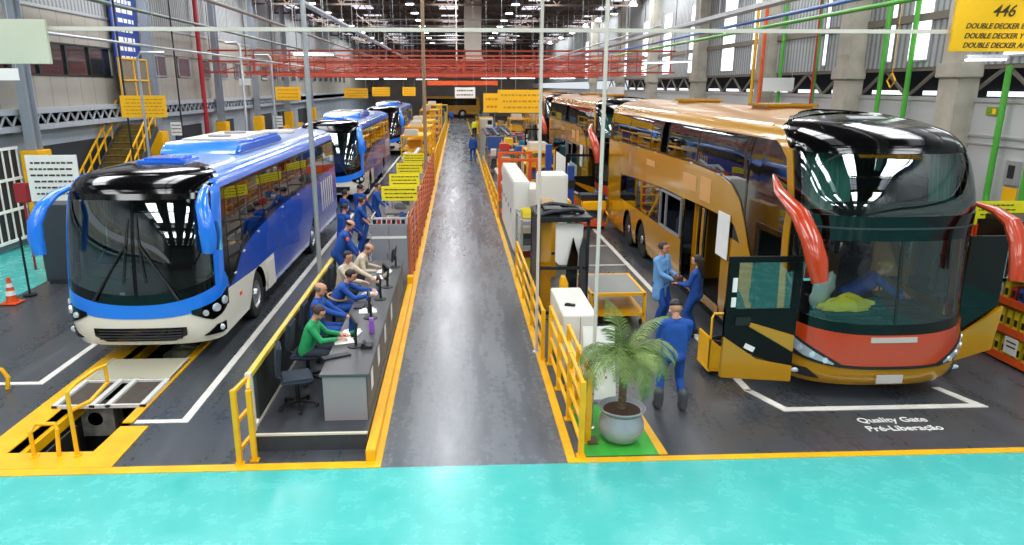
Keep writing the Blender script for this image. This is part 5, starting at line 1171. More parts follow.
q = MB(); q.box(-.02, 0, 0, .42, 0, .36); simple('wall_sign', q, M_sign, 'small yellow sign under the grey call box on the right wall', 'sign', loc=(12.69, 15.28, 2.18), smooth=False)
q = MB(); q.box(-.02, 0, 0, .36, 0, .2); q.box(-.024, -.02, .05, .16, .04, .16, 1); simple('exit_sign', q, [mat('exit_green', '6D8A1E', .5), M_sign], 'small green and yellow sign high on the right wall behind the coach', 'sign', loc=(12.69, 16.3, 4.12), smooth=False)
for y, zt, m_, lb in ((20.9, 9.5, M_green, 'green vertical pipe on the right wall, left of a pair'), (19.6, 9.5, M_green, 'green vertical pipe on the right wall, right of a pair'), (28.2, 8.0, M_org, 'orange vertical pipe on the right wall beyond the concrete column'), (27.6, 8.0, M_green, 'green vertical pipe beside the orange one on the right wall'),
        (29.0, 8.0, mat('pipe_yellow', 'D8A81E', .4), 'yellow vertical pipe beside the orange one on the right wall'), (24.9, 9, M_green, 'green vertical pipe between the two concrete columns'), (24.0, 9, M_redp, 'dark red vertical cable beside the concrete column')):
    drop(12.0 if 'dark red' in lb or 'orange vert' in lb or 'yellow vert' in lb else 12.5, y, 0, zt, .07 if 'cable' not in lb else .035, m_, lb)
# diamond sign
q = MB(); q.tube([(0, 0, .2), (0, .2, 0), (0, 0, -.2), (0, -.2, 0), (0, 0, .2)], .025, 6); q.cyl((0, 0, .2), (0, 0, 5.9), .008, seg=6); simple('diamond_sign', q, M_yel, 'yellow diamond outline hanging between the green pipes on the right wall', 'sign', loc=(12.4, 20.2, 4.95))
board('hanging_sign', 12.2, 27.0, 4.85, 1.2, .5, 'white hanging sign by the orange pipe on the right wall', n=0, m=M_wsign, posts=False, seed=44, hang=10.9)
board('hanging_sign', 9.3, 42, 4.5, 1.0, .5, 'white hanging sign above the second gold coach', n=0, m=M_wsign, posts=False, seed=45, hang=10.9)
# concrete columns
for k, (y, wd) in enumerate(((17.5, .75), (22.6, .8), (28.9, .8), (37, .9), (46, .9), (55, .9), (66, .9))):
    c = empty('concrete_column', (12.45, y, 0), 'pale concrete column on the right wall, %s' % ['nearest, beside the 446 sign', 'second, between the green pipes', 'third, beside the orange pipe', 'fourth from the camera', 'fifth from the camera', 'sixth from the camera', 'farthest'][k], 'column', 'concrete columns along the right wall')
    q = MB(); q.box(-.25, .3, -wd/2, wd/2, 0, 10.9); q.build('shaft', mat('concrete', 'ABA698', .75, noise=.18, nscale=2, bump=.2), c, bevel=.02)
    q = MB(); q.box(-.32, .3, -wd/2-.08, wd/2+.08, 5.0, 5.35); q.build('corbel', mat('concrete'if 0 else 'concrete', 'ABA698'), c, bevel=.02)
# red gantry trusses
for i, y in enumerate((39, 45.5, 52, 60)):
    G_ = empty('gantry_truss', (0, y, 0), 'red lattice gantry spanning the hall, %s from the camera' % ['first', 'second', 'third', 'fourth'][i], 'gantry', 'red gantries across the hall')
    for z in (5.5, 6.05, 6.6):
        q = MB(); q.box(-13.0, 11.8, -.05, .05, z-.045, z+.045); q.build('chord', mat('gantry_red', 'BC4A32', .6, noise=.2), G_, smooth=False)
    for k in range(14):
        q = MB(); x = -12.5+k*1.85; q.box(x-.03, x+.03, -.04, .04, 5.5, 6.6); q.build('strut', MATS['gantry_red'], G_, smooth=False)
    for k in range(13):
        q = MB(); x = -12.5+k*1.85; q.beam((x, 0, 5.5), (x+1.85, 0, 6.05), .05); q.build('brace', MATS['gantry_red'], G_)
    for x in (-12.9, -4, 4, 11.7): q = MB(); q.cyl((x, 0, 6.6), (x, 0, 10.9), .02, seg=6); q.build('hanger', M_dark, G_, smooth=False)
# duct down from the roof
q = MB(); q.box(-.62, .62, -.5, .5, 0, 3.9); q.prism([(-.9, -.35), (.9, -.35), (.62, 0), (-.62, 0)], 'y', -.5, .5); simple('air_duct', q, mat('duct_grey', 'B7B3A8', .5), 'wide pale duct coming down from the roof over the aisle', 'duct', loc=(1.2, 54, 6.9), bevel=.01)
# lamps
M_bulb = mat('lamp_glow', 'FFFFFF', .5, emis='FFFFFF', es=14)
hb = None
k = 0
for x in (-3.1, 4.0, -9.6, 12.0):
    for y in (8, 20, 32, 44, 50, 56, 62, 68, 76, 84, 94):
        k += 1; row = {-3.1: 'left of the aisle', 4.0: 'right of the aisle', -9.6: 'near the left wall', 12.0: 'near the right wall'}[x]
        if hb is None:
            hb = empty('high_bay_lamp', (x, y, 10.1), 'round high-bay lamp hanging under the roof in the row '+row, 'lamp', 'high-bay lamps in the row '+row)
            q = MB(); q.lathe([(.1, .35), (.12, .3), (.3, .05), (.32, 0), (.28, .02)], (0, 0, 0), 18); q.build('reflector', M_steel, hb)
            q = MB(); q.lathe([(.27, .015), (.27, -.03), (.2, -.06)], (0, 0, 0), 18); q.build('lens', M_bulb, hb)
            q = MB(); q.cyl((0, 0, .3), (0, 0, .75), .02, seg=6); q.build('rod', M_dark, hb); continue
        copy_tree(hb, loc=(x, y, 10.1), label='round high-bay lamp hanging under the roof in the row '+row, group='high-bay lamps in the row '+row)
M_tube = mat('tube_glow', 'FFFFFF', .5, emis='F8FCFF', es=9)
def strip(loc, L_, label, rz=0, grp=None):
    s_ = empty('strip_light', loc, label, 'lamp', grp, rz)
    q = MB(); q.prism([(-.12, 0), (.12, 0), (.06, .08), (-.06, .08)], 'x' if 0 else 'y', -L_/2, L_/2); q.build('housing', M_steel, s_)
    q = MB(); q.box(-.09, .09, -L_/2+.03, L_/2-.03, -.03, 0); q.build('tube', M_tube, s_, smooth=False)
    for d in (-1, 1): q = MB(); q.cyl((0, d*L_*.4, .08), (0, d*L_*.4, 10.9-loc[2]), .01, seg=6); q.build('hanger', M_steel, s_)
strip((-5.4, 28, 5.95), 1.5, 'bright strip light above the second blue coach, behind the grey pole', PI/2)
strip((10.15, 13.6, 5.3), .7, 'bright strip light beside the 446 sign', 1.3)
strip((9.6, 33, 5.85), 2.6, 'bright strip light over the right bay between the gantries and the wall', .6)
for i, (x, y) in enumerate(((-8.6, 70), (-5.9, 70), (3.2, 63), (5.7, 63), (9.2, 63), (-3.0, 73))):
    strip((x, y, 5.45), 2.2, 'bright strip light hanging across the far bay', PI/2, 'far strip lights below the gantries')
for i, y in enumerate((30, 38)): pass
# crosswise gold vehicle body at the far end and filler things
q = MB()
V = empty('unfinished_bus', (-.2, 112, 0), 'yellow-orange vehicle body standing crosswise at the far end of the aisle', 'bus')
q = MB(); q.prism([(-5, .5), (3.5, .5), (3.8, 1.2), (3.6, 3.2), (-5, 3.3)], 'y', 0, 2.4); q.build('body', M_gold, V, bevel=.1)
q = MB(); q.box(-4.5, 3.2, -.02, .0, 1.9, 2.9); q.build('window_band', M_black, V)
for x in (-3.4, 1.0): q = MB(); q.lathe([(.62, -.15), (.65, 0), (.62, .15)], (x, .1, .65), 24, 0, 'y'); w_ = q.build('wheel', M_rubber, V); q = MB(); q.lathe([(.3, -.17), (.3, -.1)], (x, .1, .65), 18, 0, 'y'); q.build('rim', M_rim, w_)
q = MB(); q.box(-2.5, 2.5, -.15, .15, -.15, .15); simple('overhead_beam', q, M_org, 'orange beam crossing over the far end of the aisle', 'beam', loc=(.4, 51.5, 5.0)); 
for (x, y, w_, h, c, nm, lb) in ((3.2, 36, 1.2, 1.2, '4A4E55', 'dark grey', 'right of the aisle before the metal profile rack'), (2.2, 52, 1.2, 1.8, '3B62A8', 'blue', 'right of the aisle beyond the metal profile rack'), (1.9, 58, 1.0, 2.2, 'D8D4C8', 'off-white', 'right of the aisle beyond the blue cabinet'), (3.6, 50, 1.0, 1.6, 'B03028', 'red', 'right of the blue cabinet'), (2.0, 66, 1.3, 2.0, 'C9A020', 'yellow', 'far along the right of the aisle'), (2.6, 74, 1.3, 2.2, '6A6D70', 'grey', 'farthest along the right of the aisle'), (-2.8, 78, 1.4, 2.4, '5A6A7A', 'blue-grey', 'far along the left of the aisle'), (-2.6, 88, 1.4, 2.6, 'D0B040', 'mustard', 'farthest along the left of the aisle'), (3.6, 39.5, .9, 1.5, '2E6A78', 'teal', 'beside the thin yellow rail')):
    c_ = empty('machine_cabinet', (x, y, 0), '%s machine cabinet %s' % (nm, lb), 'cabinet'); m_ = mat('mach_'+c, c, .45, noise=.1)
    q = MB(); q.box(0, w_, 0, 1.4, .1, h); q.box(.05, w_-.05, .05, 1.35, 0, .1); q.build('body', m_, c_, bevel=.02)
    q = MB(); q.box(.06, w_*.48, -.02, 0, .18, h-.08); q.build('door', m_, c_, bevel=.01); q = MB(); q.box(w_*.52, w_-.06, -.02, 0, .18, h*.6); q.build('door', m_, c_, bevel=.01)
    q = MB(); q.box(w_*.55, w_-.1, -.03, 0, h*.68, h-.1); q.build('control_panel', M_dark, c_)
for (x, y, h, lb) in ((3.05, 31.0, 2.1, 'nearer'), (3.9, 53, 2.5, 'farther')):
    rack((x, y, 0), 1.2, 2.2, h, 4, 'yellow steel rack in the right work line, %s one' % lb, None, M_yel, M_yel)
    for k in range(4): q = MB(); q.box(0, .8, 0, 1.2, 0, .3); q.box(.03, .77, .03, 1.17, .3, .33); simple('parts_box', q, mat('box_%d' % (k % 3), 'C9C4B8'), 'parts box on the %s yellow rack of the right work line' % lb, 'box', 'boxes on the %s right yellow rack' % lb, (x+.15, y+.4, .121+k*(h-.2)/3), bevel=.01)

# yellow bollards by the left wall and carts of parts in the right work line
for k, y in enumerate((34.5, 38.8, 44.5, 49, 53.5, 58.5, 62, 69)):
    q = MB(); q.box(-.16, .16, -.16, .16, 0, 2.2); q.box(-.2, .2, -.2, .2, 0, .05); q.box(-.17, .17, -.17, .17, 1.3, 1.5, 1); simple('guard_post', q, [M_yel, M_dark], 'yellow guard post before the left wall doorways', 'post', 'yellow guard posts before the left wall doorways', (-11.6, y, 0), smooth=False)
cc = [('C8362C', 'red'), ('2E62A8', 'blue'), ('D9D6CC', 'off-white'), ('E8C020', 'yellow'), ('54585E', 'grey'), ('3E8C62', 'green'), ('B98448', 'tan')]
for k, (x, y) in enumerate(((2.9, 21.3), (2.0, 76.5), (3.2, 34.2), (2.0, 34.6), (2.1, 37.0), (3.1, 38.4), (1.75, 39.4), (2.6, 40.9), (3.9, 47.2), (2.2, 61.5), (3.4, 62), (2.0, 71), (3.2, 67), (2.1, 55.2), (-2.6, 54.5), (-2.9, 62.5), (-2.8, 72), (-2.9, 83))):
    col, nm = cc[k % 7]; where = ('right' if x > 0 else 'left'); ordn = ['first', 'second', 'third', 'fourth', 'fifth', 'sixth', 'seventh', 'eighth', 'ninth', 'tenth', 'eleventh', 'twelfth', 'thirteenth', 'fourteenth'][k if x > 0 else k-14]
    c_ = empty('parts_cart', (x, y, 0), '%s parts cart in the %s work line, %s of its kind' % (nm, where, ordn), 'cart'); m_ = mat('cart_'+nm, col, .5); h = 1.0+.5*((k*5) % 3)/2
    q = MB(); q.box(0, .9, 0, .05, .15, .2); 
    for a, b in (((0, 0), (.9, 0)), ((.9, 0), (.9, 1.1)), ((.9, 1.1), (0, 1.1)), ((0, 1.1), (0, 0))):
        for z in (.2, h): q.beam((*a, z), (*b, z), .05)
    for xx in (0, .9):
        for yy in (0, 1.1): q.beam((xx, yy, .1), (xx, yy, h+.25), .05)
    q.build('frame', M_yel if k % 2 else m_, c_)
    q = MB(); q.box(.02, .88, .02, 1.08, .2, .23); q.box(.02, .88, .02, 1.08, h-.02, h+.01); q.build('deck', M_grey, c_, smooth=False)
    for xx in (.05, .85):
        for yy in (.06, 1.04): q = MB(); q.lathe([(.05, -.02), (.055, 0), (.05, .02)], (xx, yy, .055), 12, 0, 'x'); q.build('castor', M_rubber, c_)
    q = MB(); q.box(0, .5, 0, .7, 0, .32); q.box(.03, .47, .03, .67, .32, .35); simple('parts_box', q, mat('cart_'+cc[(k+3) % 7][1], cc[(k+3) % 7][0], .5), '%s box on top of the %s %s cart of the %s work line' % (cc[(k+3) % 7][1], ordn, nm, where), 'box', loc=(x+.12, y+.18, h+.012), bevel=.01)
    panel((x+.08, y+.55, .235), [(0, 0), (.7, 0), (.62, h-.5), (.1, h-.42)], .05, mat('cart_'+cc[(k+5) % 7][1], cc[(k+5) % 7][0], .5), '%s vehicle panel inside the %s %s cart of the %s work line' % (cc[(k+5) % 7][1], ordn, nm, where))
# ================================================================== PEOPLE
SKIN = mat('skin_light', 'C99073', .55, noise=.06, nscale=14); SKIN2 = mat('skin_tan', 'A87050', .55, noise=.06, nscale=14)
CL = {'blue': mat('workwear_blue', '174C9E', .8, noise=.14, nscale=9, bump=.25), 'coat': mat('coat_light_blue', '6FA6DC', .8, noise=.1, nscale=9, bump=.25), 'green': mat('jacket_green', '1F9A5A', .75, noise=.14, nscale=9, bump=.2),
      'beige': mat('shirt_beige', 'CDBFA6', .8, noise=.1, nscale=9, bump=.2), 'teal': mat('shirt_teal', '2F7FA6', .8), 'redc': mat('shirt_red', 'A5283C', .8), 'vest': mat('vest_yellow', 'D8E020', .6), 'darkp': mat('trousers_dark', '232A38', .8, noise=.1)}
SHOE = mat('shoe_black', '17181A', .6); BOOT = mat('gaiter_grey', '4A4C50', .55, noise=.2, nscale=20)
HAIR = {'dark': mat('hair_dark', '1D1612', .6, noise=.3, nscale=40), 'brown': mat('hair_brown', '3A2618', .6, noise=.3, nscale=40), 'blond': mat('hair_blond', 'A8843E', .6, noise=.3, nscale=40), 'grey': mat('hair_grey', '6E6660', .7)}
M_eye = mat('eye_dark', '1A120E', .3); M_lip = mat('lip', '8E4A40', .5)
def capsule(mb, p, q, r0, r1, seg=12):
    p, q = Vector(p), Vector(q); d = q-p
    if d.length < 1e-4: mb.sphere(p, max(r0, r1), seg=seg, rings=8); return
    d.normalize(); pts, rs = [], []
    for k in range(4): a = PI/2*(1-k/4); pts.append(p-d*math.sin(a)*r0); rs.append(max(.0008, math.cos(a)*r0))
    pts += [p, q]; rs += [r0, r1]
    for k in range(1, 5): a = PI/2*k/4; pts.append(q+d*math.sin(a)*r1); rs.append(max(.0008, math.cos(a)*r1))
    mb.tube(pts, rs, seg)
def ik(A, B, l1, l2, pole):
    A, B = Vector(A), Vector(B); d = B-A; L = min(d.length, (l1+l2)*.995)
    d.normalize(); B = A+d*L; x = (l1*l1-l2*l2+L*L)/(2*L); h = math.sqrt(max(0, l1*l1-x*x))
    p = Vector(pole); p = (p-d*p.dot(d)).normalized(); return A+d*x+p*h, B
def person(loc, rz, label, top='blue', legs=None, H=1.75, lean=0., hz=None, feet=None, hands=None, knee=(0, 1, 0), head=(0., 0.), hair='dark', style='short', skin=None, vox=.012, coat=False, badge=None, cap=False, boots=False, woman=False, glasses=False, elbow=None, side=0., shortsleeve=False, name='person'):
    R_ = empty(name, loc, label, 'person', None, rz); S = H/1.75; legs = legs or top; skin = skin or SKIN
    sit = hz is not None and hz < .7
    hz = hz or .93*S
    prims = []                                     # (p, q, r0, r1, material)
    def cp(p, q, a, b, m): prims.append((Vector(p), Vector(q), a, b, m))
    pel = Vector((0, 0, hz)); up = Vector((side, math.sin(lean), math.cos(lean))).normalized(); rt = Vector((1, 0, 0)); fwd = up.cross(rt)*-1
    fwd = rt.cross(up)*-1 if rt.cross(up).y > 0 else rt.cross(up)
    fwd = Vector((0, math.cos(lean), -math.sin(lean)))
    sw = (.175 if woman else .195)*S; hw_ = .095*S
    at = lambda x, y, z: pel+rt*x*S+fwd*y*S+up*z*S
    T, SK, LG, SH = 0, 1, 2, 3
    # torso
    cp(at(-.075, 0, -.02), at(.075, 0, -.02), .115*S, .115*S, LG); cp(at(-.06, -.03, -.04), at(.06, -.03, -.04), .115*S, .115*S, LG)
    cp(at(-.06, .01, .12), at(.06, .01, .12), .11*S, .11*S, T); cp(at(-.075, .01, .28), at(.075, .01, .28), .118*S, .118*S, T)
    cp(at(-.09, .0, .40), at(.09, .0, .40), .108*S, .108*S, T); cp(at(-.13, -.01, .47), at(.13, -.01, .47), .07*S, .07*S, T)
    for x_ in (-.085, -.03, .03, .085): cp(at(x_, -.01, -.02), at(x_*1.1, .0, .38), .108*S, .112*S, T if abs(x_) > 1 else T)
    cp(at(-.15, -.01, .44), at(-.11, 0, .2), .05*S, .07*S, T); cp(at(.15, -.01, .44), at(.11, 0, .2), .05*S, .07*S, T)
    if woman: cp(at(-.07, .07, .33), at(.07, .07, .33), .07*S, .07*S, T)
    neck = at(0, -.005, .50); 
    hp, ht = head                                   # pitch (down positive), turn (left positive)
    hd = Matrix.Rotation(ht, 3, 'Z') @ Matrix.Rotation(-(lean*.5+hp), 3, 'X')
    hup, hf, hr = hd @ Vector((0, 0, 1)), hd @ Vector((0, 1, 0)), hd @ Vector((1, 0, 0))
    nt_ = neck+(up+hup).normalized()*.09*S
    cp(neck-up*.03, nt_, .055*S, .052*S, SK); hc = nt_+hup*.10*S+hf*.015*S
    hp_ = lambda x, y, z: hc+hr*x*S+hf*y*S+hup*z*S
    cp(hp_(0, -.02, .015), hp_(0, .022, .02), .088*S, .082*S, SK); cp(hp_(-.018, .03, -.045), hp_(.018, .03, -.045), .058*S, .058*S, SK); cp(hp_(0, .05, -.085), hp_(0, .06, -.085), .03*S, .028*S, SK)
    cp(hp_(0, .092, .0), hp_(0, .112, -.03), .010*S, .015*S, SK)
    for s_ in (-1, 1): cp(hp_(s_*.084, -.005, .012), hp_(s_*.088, -.012, -.02), .014*S, .012*S, SK)
    # arms
    if hands is None: hands = [(-.26*S, .06, hz-.14*S), (.26*S, .06, hz-.14*S)]
    for i, s_ in enumerate((-1, 1)):
        sh_ = at(s_*sw/S, -.01, .455); tg = Vector(hands[i]); pole = Vector(elbow[i]) if elbow else Vector((s_*.5, -.6, -.6))
        el_, wr = ik(sh_, tg, .285*S, .255*S, pole)
        cp(at(s_*.12, -.01, .465), sh_, .07*S, .07*S, T); cp(sh_, el_, .062*S, .05*S, T); cp(el_, el_.lerp(wr, .94), .05*S, .038*S, T if not shortsleeve else SK)
        if shortsleeve: cp(sh_, sh_.lerp(el_, .8), .066*S, .058*S, T)
        fd = (wr-el_).normalized(); dn = Vector((0, 0, -1)) if abs(fd.z) < .8 else Vector((-s_*1., 0.2, 0)); dn = (dn-fd*dn.dot(fd)).normalized(); sd = fd.cross(dn)
        if sd.dot(Vector((1, 0, 0)))*s_ > 0: sd = -sd                         # towards the thumb side
        cp(wr, wr+fd*.03, .03*S, .03*S, SK)
        for k in (-1.2, 0, 1.2): cp(wr+fd*.03+sd*k*.014, wr+fd*.085+sd*k*.021, .017*S, .015*S, SK)
        rf = .0105 if vox < .015 else .013
        for k, L_ in ((1.5, .068), (.5, .078), (-.5, .072), (-1.5, .056)):
            b0_ = wr+fd*.095+sd*k*.021; m_ = b0_+fd*L_*.5+dn*L_*.16; e_ = m_+fd*L_*.36+dn*L_*.4
            cp(b0_, m_, rf, rf*.95, SK); cp(m_, e_, rf*.95, rf*.82, SK)
        tb = wr+fd*.035+sd*.03; tm = tb+fd*.035+sd*.032+dn*.012; cp(tb, tm, .014, .012, SK); cp(tm, tm+fd*.03+sd*.004+dn*.015, .012, .0105, SK)
        if badge == i: R_['_b'] = 1; bpos = sh_.lerp(el_, .35)+(sh_-at(0, 0, .4)).normalized()*.055
    # legs
    if feet is None: feet = [(-.12*S, 0), (.12*S, 0)]
    for i, s_ in enumerate((-1, 1)):
        hj = pel+rt*s_*hw_-Vector((0, 0, .03)); an = Vector((feet[i][0], feet[i][1], .09))
        kn, an = ik(hj, an, .43*S, .43*S, knee)
        cp(hj, kn, .098*S, .066*S, LG); cp(kn, kn.lerp(an, .95), .068*S, .052*S, LG)
        if sit is False: cp(hj+Vector((0, -.03, .02)), hj.lerp(kn, .4), .095*S, .085*S, LG)
        cp(kn.lerp(an, .3)+Vector((0, -.012, 0)), kn.lerp(an, .6)+Vector((0, -.008, 0)), .064*S, .056*S, LG)
        fx = Vector((s_*.18, 1, 0)).normalized(); cp((an.x, an.y, .045), (an.x+fx.x*.16, an.y+.15, .035), .045, .036, SH); cp((an.x, an.y-.03, .045), (an.x, an.y, .08), .044, .046, SH)
        if boots: cp((an.x, an.y, .08), (an.x, an.y, .27), .075, .08, SH)
    if coat:
        for s_ in (-1, 0, 1): cp(at(s_*.07, .0, .1), pel+Vector((s_*.115*S, .01, -.27*S)), .115*S, .11*S, T)
    mb = MB()
    for p, q, a, b, m in prims: capsule(mb, p, q, a, b)
    tmp = mb.build('tmp_body', SHOE, None, smooth=False)
    md = tmp.modifiers.new('r', 'REMESH'); md.mode = 'VOXEL'; md.voxel_size = vox; md.use_smooth_shade = True
    ms = tmp.modifiers.new('s', 'SMOOTH'); ms.factor = .5; ms.iterations = 4 if vox < .015 else 2
    bpy.context.view_layer.update(); dg = bpy.context.evaluated_depsgraph_get(); me = bpy.data.meshes.new_from_object(tmp.evaluated_get(dg)); bpy.data.objects.remove(tmp)
    me.materials.clear()
    for m in (CL[top], skin, CL[legs], BOOT if boots else SHOE): me.materials.append(m)
    n = len(me.polygons); C = np.empty(n*3); me.polygons.foreach_get('center', C); C = C.reshape(n, 3); best = np.full(n, 1e9); mi = np.zeros(n, int)
    for p, q, a, b, m in prims:
        p_, d = np.array(p), np.array(q-p); t = np.clip(((C-p_)@d)/max(1e-9, d@d), 0, 1); ds = np.linalg.norm(C-(p_+t[:, None]*d), axis=1)-(a+(b-a)*t)
        k = ds < best-.0005; best[k] = ds[k]; mi[k] = m
    me.polygons.foreach_set('material_index', mi); me.polygons.foreach_set('use_smooth', [True]*n)
    me.name = 'body'; o = bpy.data.objects.new('body', me); COL.objects.link(o); o.parent = R_
    # hair
    def head_mesh(fn, r, name, m, seg=24, rings=16):
        q = MB(); q.sphere((0, 0, 0), r, seg=seg, rings=rings)
        q.v = [tuple(hp_(*fn(Vector(v)))) for v in q.v]; return q.build(name, m, R_, ang=3)
    if not cap and style != 'none':
        def f(v):
            x, y, z = v; face = y > .035 and z < .055; low = z < -.055
            if style == 'fringe': face = face or z > .035
            if face or low: v = v*.72
            return (v.x*.98, v.y*1.06-.012, v.z*1.02+.018)
        head_mesh(f, .101, 'hair', HAIR[hair])
        if style in ('long', 'bun'):
            q = MB()
            if style == 'long': capsule(q, hp_(0, -.08, .0), hp_(0, -.11, -.3), .075*S, .06*S); capsule(q, hp_(.05, -.05, 0), hp_(.06, -.09, -.2), .045*S, .035*S); capsule(q, hp_(-.05, -.05, 0), hp_(-.06, -.09, -.2), .045*S, .035*S)
            else: q.sphere(hp_(0, -.11, .03), .045)
            q.build('hair_length', HAIR[hair], R_, ang=3)
    if cap:
        def f(v):
            if v.z < .0: v = v*.8
            return (v.x, v.y*1.08-.005, v.z*1.0+.03)
        c_ = head_mesh(f, .104, 'cap', M_dark); q = MB(); M = Matrix([list(hr)+[0], list(hf)+[0], list(hup)+[0], [0, 0, 0, 1]]).transposed(); 
        pl = []
        for k in range(13): a = PI*k/12; pl.append((math.cos(a)*.075, .07+math.sin(a)*.085))
        n0 = len(q.v); q.prism(pl, 'z', .03, .038); q.v = [tuple(hp_(*v)) for v in q.v]; q.build('brim', M_dark, c_)
    if vox < .015:
        for s_ in (-1, 1):
            q = MB(); q.sphere(hp_(s_*.032, .094, .008), .009, seg=10, rings=6); q.build('eye', M_eye, R_)
            q = MB(); capsule(q, hp_(s_*.018, .099, .03), hp_(s_*.045, .091, .032), .004, .0035, 6); q.build('eyebrow', HAIR[hair], R_)
        q = MB(); capsule(q, hp_(-.018, .088, -.055), hp_(.018, .088, -.055), .005, .005, 6); q.build('mouth', M_lip, R_)
        # collar
        q = MB(); n_ = (nt_-neck).normalized(); q.tube([neck-n_*.0+up*-.0, neck+n_*.035], [.075*S, .064*S], 18, cap=False); q.tube([neck, neck+n_*.035], [.07*S, .059*S], 18, cap=False); q.build('collar', CL[top], R_)
        if glasses:
            for s_ in (-1, 1):
                q = MB(); q.tube([hp_(s_*.032+math.cos(a)*.022, .108, .008+math.sin(a)*.016) for a in np.linspace(0, 2*PI, 14)], .0025, 5, cap=False); q.tube([hp_(s_*.054, .105, .012), hp_(s_*.088, .0, .012)], .0025, 5); q.build('glasses', M_dark, R_)
    if badge is not None:
        q = MB(); q.sphere(bpos, .055, seg=12, rings=8, sc=(.7, .7, 1)); q.build('badge', mat('badge_orange', 'E0603A', .6), R_); del R_['_b']
    if coat:
        q = MB(); a = at(0, .125, .12); b = at(0, .125, .42); q.beam(a, b, .02, .012); q.build('button_placket', mat('coat_trim', '8DBBE8', .8), R_)
    return R_
E = -PI/2
sitk = dict(hz=.55, feet=[(-.12, .42), (.12, .42)], knee=(0, .5, 1))
person((-2.42, 10.45, .25), E, 'woman in a green jacket and glasses seated at the desk, reading papers', 'green', 'darkp', 1.66, lean=.32, hands=[(-.12, .52, .76), (.14, .52, .76)], head=(.35, 0), hair='brown', style='bun', woman=True, glasses=True, vox=.011, **sitk)
person((-2.46, 11.5, .25), E, 'bald man in blue seated beside the woman in green, one hand on the desk', 'blue', None, 1.76, lean=.12, hands=[(-.15, .5, .7), (.2, .64, .77)], head=(.2, -.1), hair='grey', style='fringe', vox=.011, **sitk)
person((-2.42, 12.75, .25), E, 'man in blue with a tan belt bending far over the desk', 'blue', None, 1.76, lean=.62, hands=[(-.2, .75, .78), (.18, .72, .78)], head=(.15, 0), hair='dark', vox=.012, **sitk)
person((-2.4, 13.95, .25), E-.35, 'dark-haired man in a beige shirt seated at the desk, face towards the aisle', 'beige', 'darkp', 1.74, lean=.25, hands=[(-.15, .6, .77), (.18, .55, .77)], head=(.1, -.3), hair='dark', vox=.012, **sitk)
q = MB(); q.tube([(math.cos(a)*.165+.02, math.sin(a)*.19, .05*math.cos(a)*-1) for a in np.linspace(0, 2*PI, 24)], .02, 6, cap=False, flat=1); simple('waist_belt', q, mat('belt_tan', 'C79A5C', .6), 'tan belt round the waist of the man bending over the desk', 'belt', loc=(-2.33, 12.75, .25+.55+.16), rz=0)
person((-2.72, 15.45, .25), E+.2, 'balding man in blue with an orange sleeve badge, leaning before the grey cabinet', 'blue', None, 1.76, lean=.42, hands=[(-.1, .5, .85), (.2, .45, .85)], head=(.3, 0), hair='dark', style='fringe', badge=1)
person((-2.3, 14.85, .25), E, 'bald man in a beige shirt crouching between the seated row and the grey cabinet', 'beige', 'darkp', 1.7, lean=.55, hz=.6, feet=[(-.12, .2), (.12, .2)], knee=(0, 1, .3), hands=[(-.2, .5, .7), (.2, .5, .7)], head=(.3, 0), hair='grey', style='fringe')
person((-3.1, 18.6, 0), E+.7, 'broad man in blue with dark hair, nearest of the standing group, back to the camera', 'blue', None, 1.8, lean=.1, hands=[(-.2, .3, .95), (.2, .35, 1.0)], head=(.2, 0))
person((-2.9, 20.0, 0), E+.3, 'man in blue reaching down with one bare arm towards the benches', 'blue', None, 1.76, lean=.15, hands=[(-.2, .3, .95), (.3, .5, .85)], head=(.25, 0), shortsleeve=True)
person((-3.5, 21.6, 0), E+.6, 'man in blue standing at the far left of the group by the blue coach', 'blue', None, 1.74, hands=[(-.2, .25, 1.0), (.2, .3, 1.0)], head=(.15, 0))
person((-3.1, 22.1, 0), E+.9, 'tall man in blue with an orange sleeve badge in the middle of the standing group', 'blue', None, 1.84, hands=[(-.2, .25, 1.0), (.22, .3, 1.0)], head=(.2, 0), badge=1)
person((-2.72, 22.9, 0), E-.1, 'man in blue standing at the right end of the group beside the yellow boards', 'blue', None, 1.78, lean=.1, hands=[(-.2, .4, 1.0), (.22, .4, 1.0)], head=(.2, 0))
person((3.2, 9.72, 0), -.1, 'man in dark blue overalls, dark cap and grey gaiters, seen from behind', 'blue', None, 1.76, hands=[(-.12, .3, 1.02), (.12, .3, 1.02)], head=(.25, 0), cap=True, boots=True, vox=.011, feet=[(-.17, .02), (.19, -.02)])
person((4.1, 13.55, 0), PI+.75, 'man in a light blue coat talking beside the gold coach', 'coat', 'blue', 1.8, hands=[(-.1, .3, 1.12), (.12, .36, 1.08)], head=(.05, .1), hair='brown', coat=True, vox=.011)
person((4.62, 12.95, 0), .95, 'woman in blue overalls with long dark hair, facing the man in the light blue coat', 'blue', None, 1.66, hands=[(-.1, .32, 1.05), (.12, .3, 1.0)], head=(.1, 0), hair='dark', style='long', woman=True, vox=.011)
q = MB(); q.box(-.1, .1, -.06, .06, 0, .16); q.tube([(-.06, 0, .16), (-.05, 0, .22), (.05, 0, .22), (.06, 0, .16)], .012, 6); simple('small_bag', q, mat('bag_brown', '5A4032', .7), 'small brown bag held between the two people talking by the gold coach', 'bag', loc=(4.33, 13.22, .98), rz=.6)
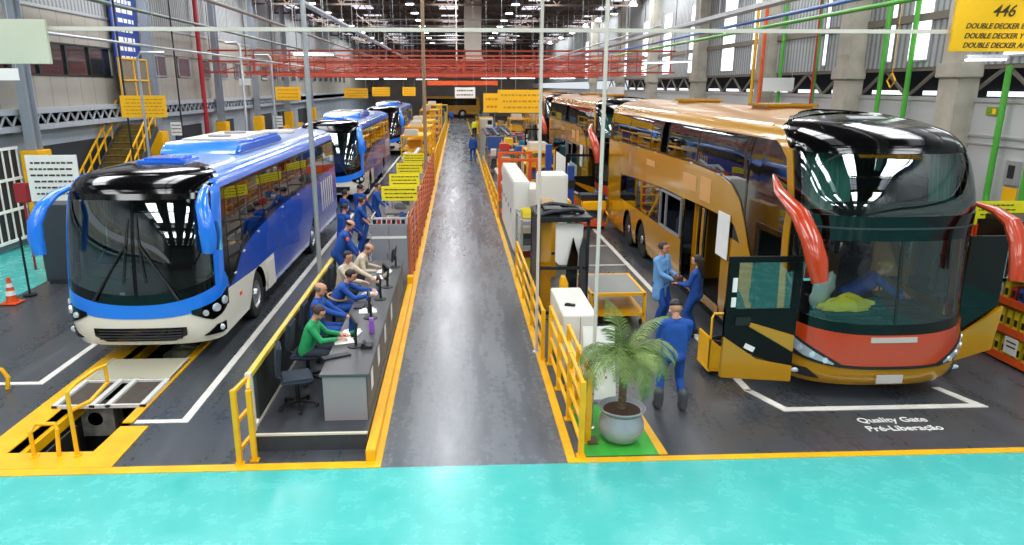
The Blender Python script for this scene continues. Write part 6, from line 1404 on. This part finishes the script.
person((6.6, 11.05, .5), -PI/2-.35, 'person in blue with blond hair bending over the dashboard inside the gold coach', 'blue', None, 1.74, lean=.85, hands=[(-.02, .95, .88), (.14, .88, .86)], head=(-.05, 0), hair='blond', style='bun', vox=.011, woman=True, feet=[(-.12, -.1), (.12, -.05)])
person((1.0, 46.2, 0), .3, 'worker in blue overalls walking along the right edge of the aisle', 'blue', None, 1.78, vox=.02, feet=[(-.1, .15), (.1, -.15)])
person((1.62, 68, 0), .2, 'distant worker in a yellow vest at the right edge of the aisle', 'vest', 'darkp', 1.78, vox=.025)
person((4.15, 44.5, 0), PI, 'man in a teal shirt standing right of the metal profile rack', 'teal', 'darkp', 1.8, vox=.02, hands=[(-.2, .3, 1.05), (.2, .3, 1.05)])
person((4.3, 56, 0), PI, 'distant worker in a red shirt beyond the metal profile rack', 'redc', 'darkp', 1.76, vox=.025)
person((-.8, 96, 0), 0, 'distant worker in blue at the left edge of the aisle far away', 'blue', None, 1.78, vox=.03)
person((4.7, 35.2, 0), 0, 'worker in blue standing left of the second gold coach', 'blue', None, 1.76, vox=.02)
# things on the dashboard of the gold coach
random.seed(9)
q = MB(); q.sphere((0, 0, 0), 1, seg=26, rings=16)
q.v = [(x*(.46+.05*math.sin(y*7+z*5)), y*(.16+.03*math.sin(x*9)), max(-.02, z*(.19+.035*math.sin(x*11+y*6)+.03*math.cos(x*5))))for x, y, z in q.v]
simple('yellow_jacket', q, mat('jacket_yellow', 'FAF028', .6, bump=.6, nscale=7), 'crumpled bright yellow jacket on the dashboard behind the lower windshield', 'jacket', loc=(6.2, 10.42, 1.37))
q = MB(); q.sphere((0, 0, 0), 1, seg=20, rings=14)
q.v = [(x*(.17+.02*math.sin(z*9))+z*.1, y*.1, z*(.3)+.02*math.sin(x*12)) for x, y, z in q.v]
simple('plastic_bag', q, mat('bag_film', 'B9C4C0', .25, coat=.8, bump=.5, nscale=10), 'pale translucent plastic bag standing beside the yellow jacket on the dashboard', 'bag', loc=(5.9, 10.66, 1.6))
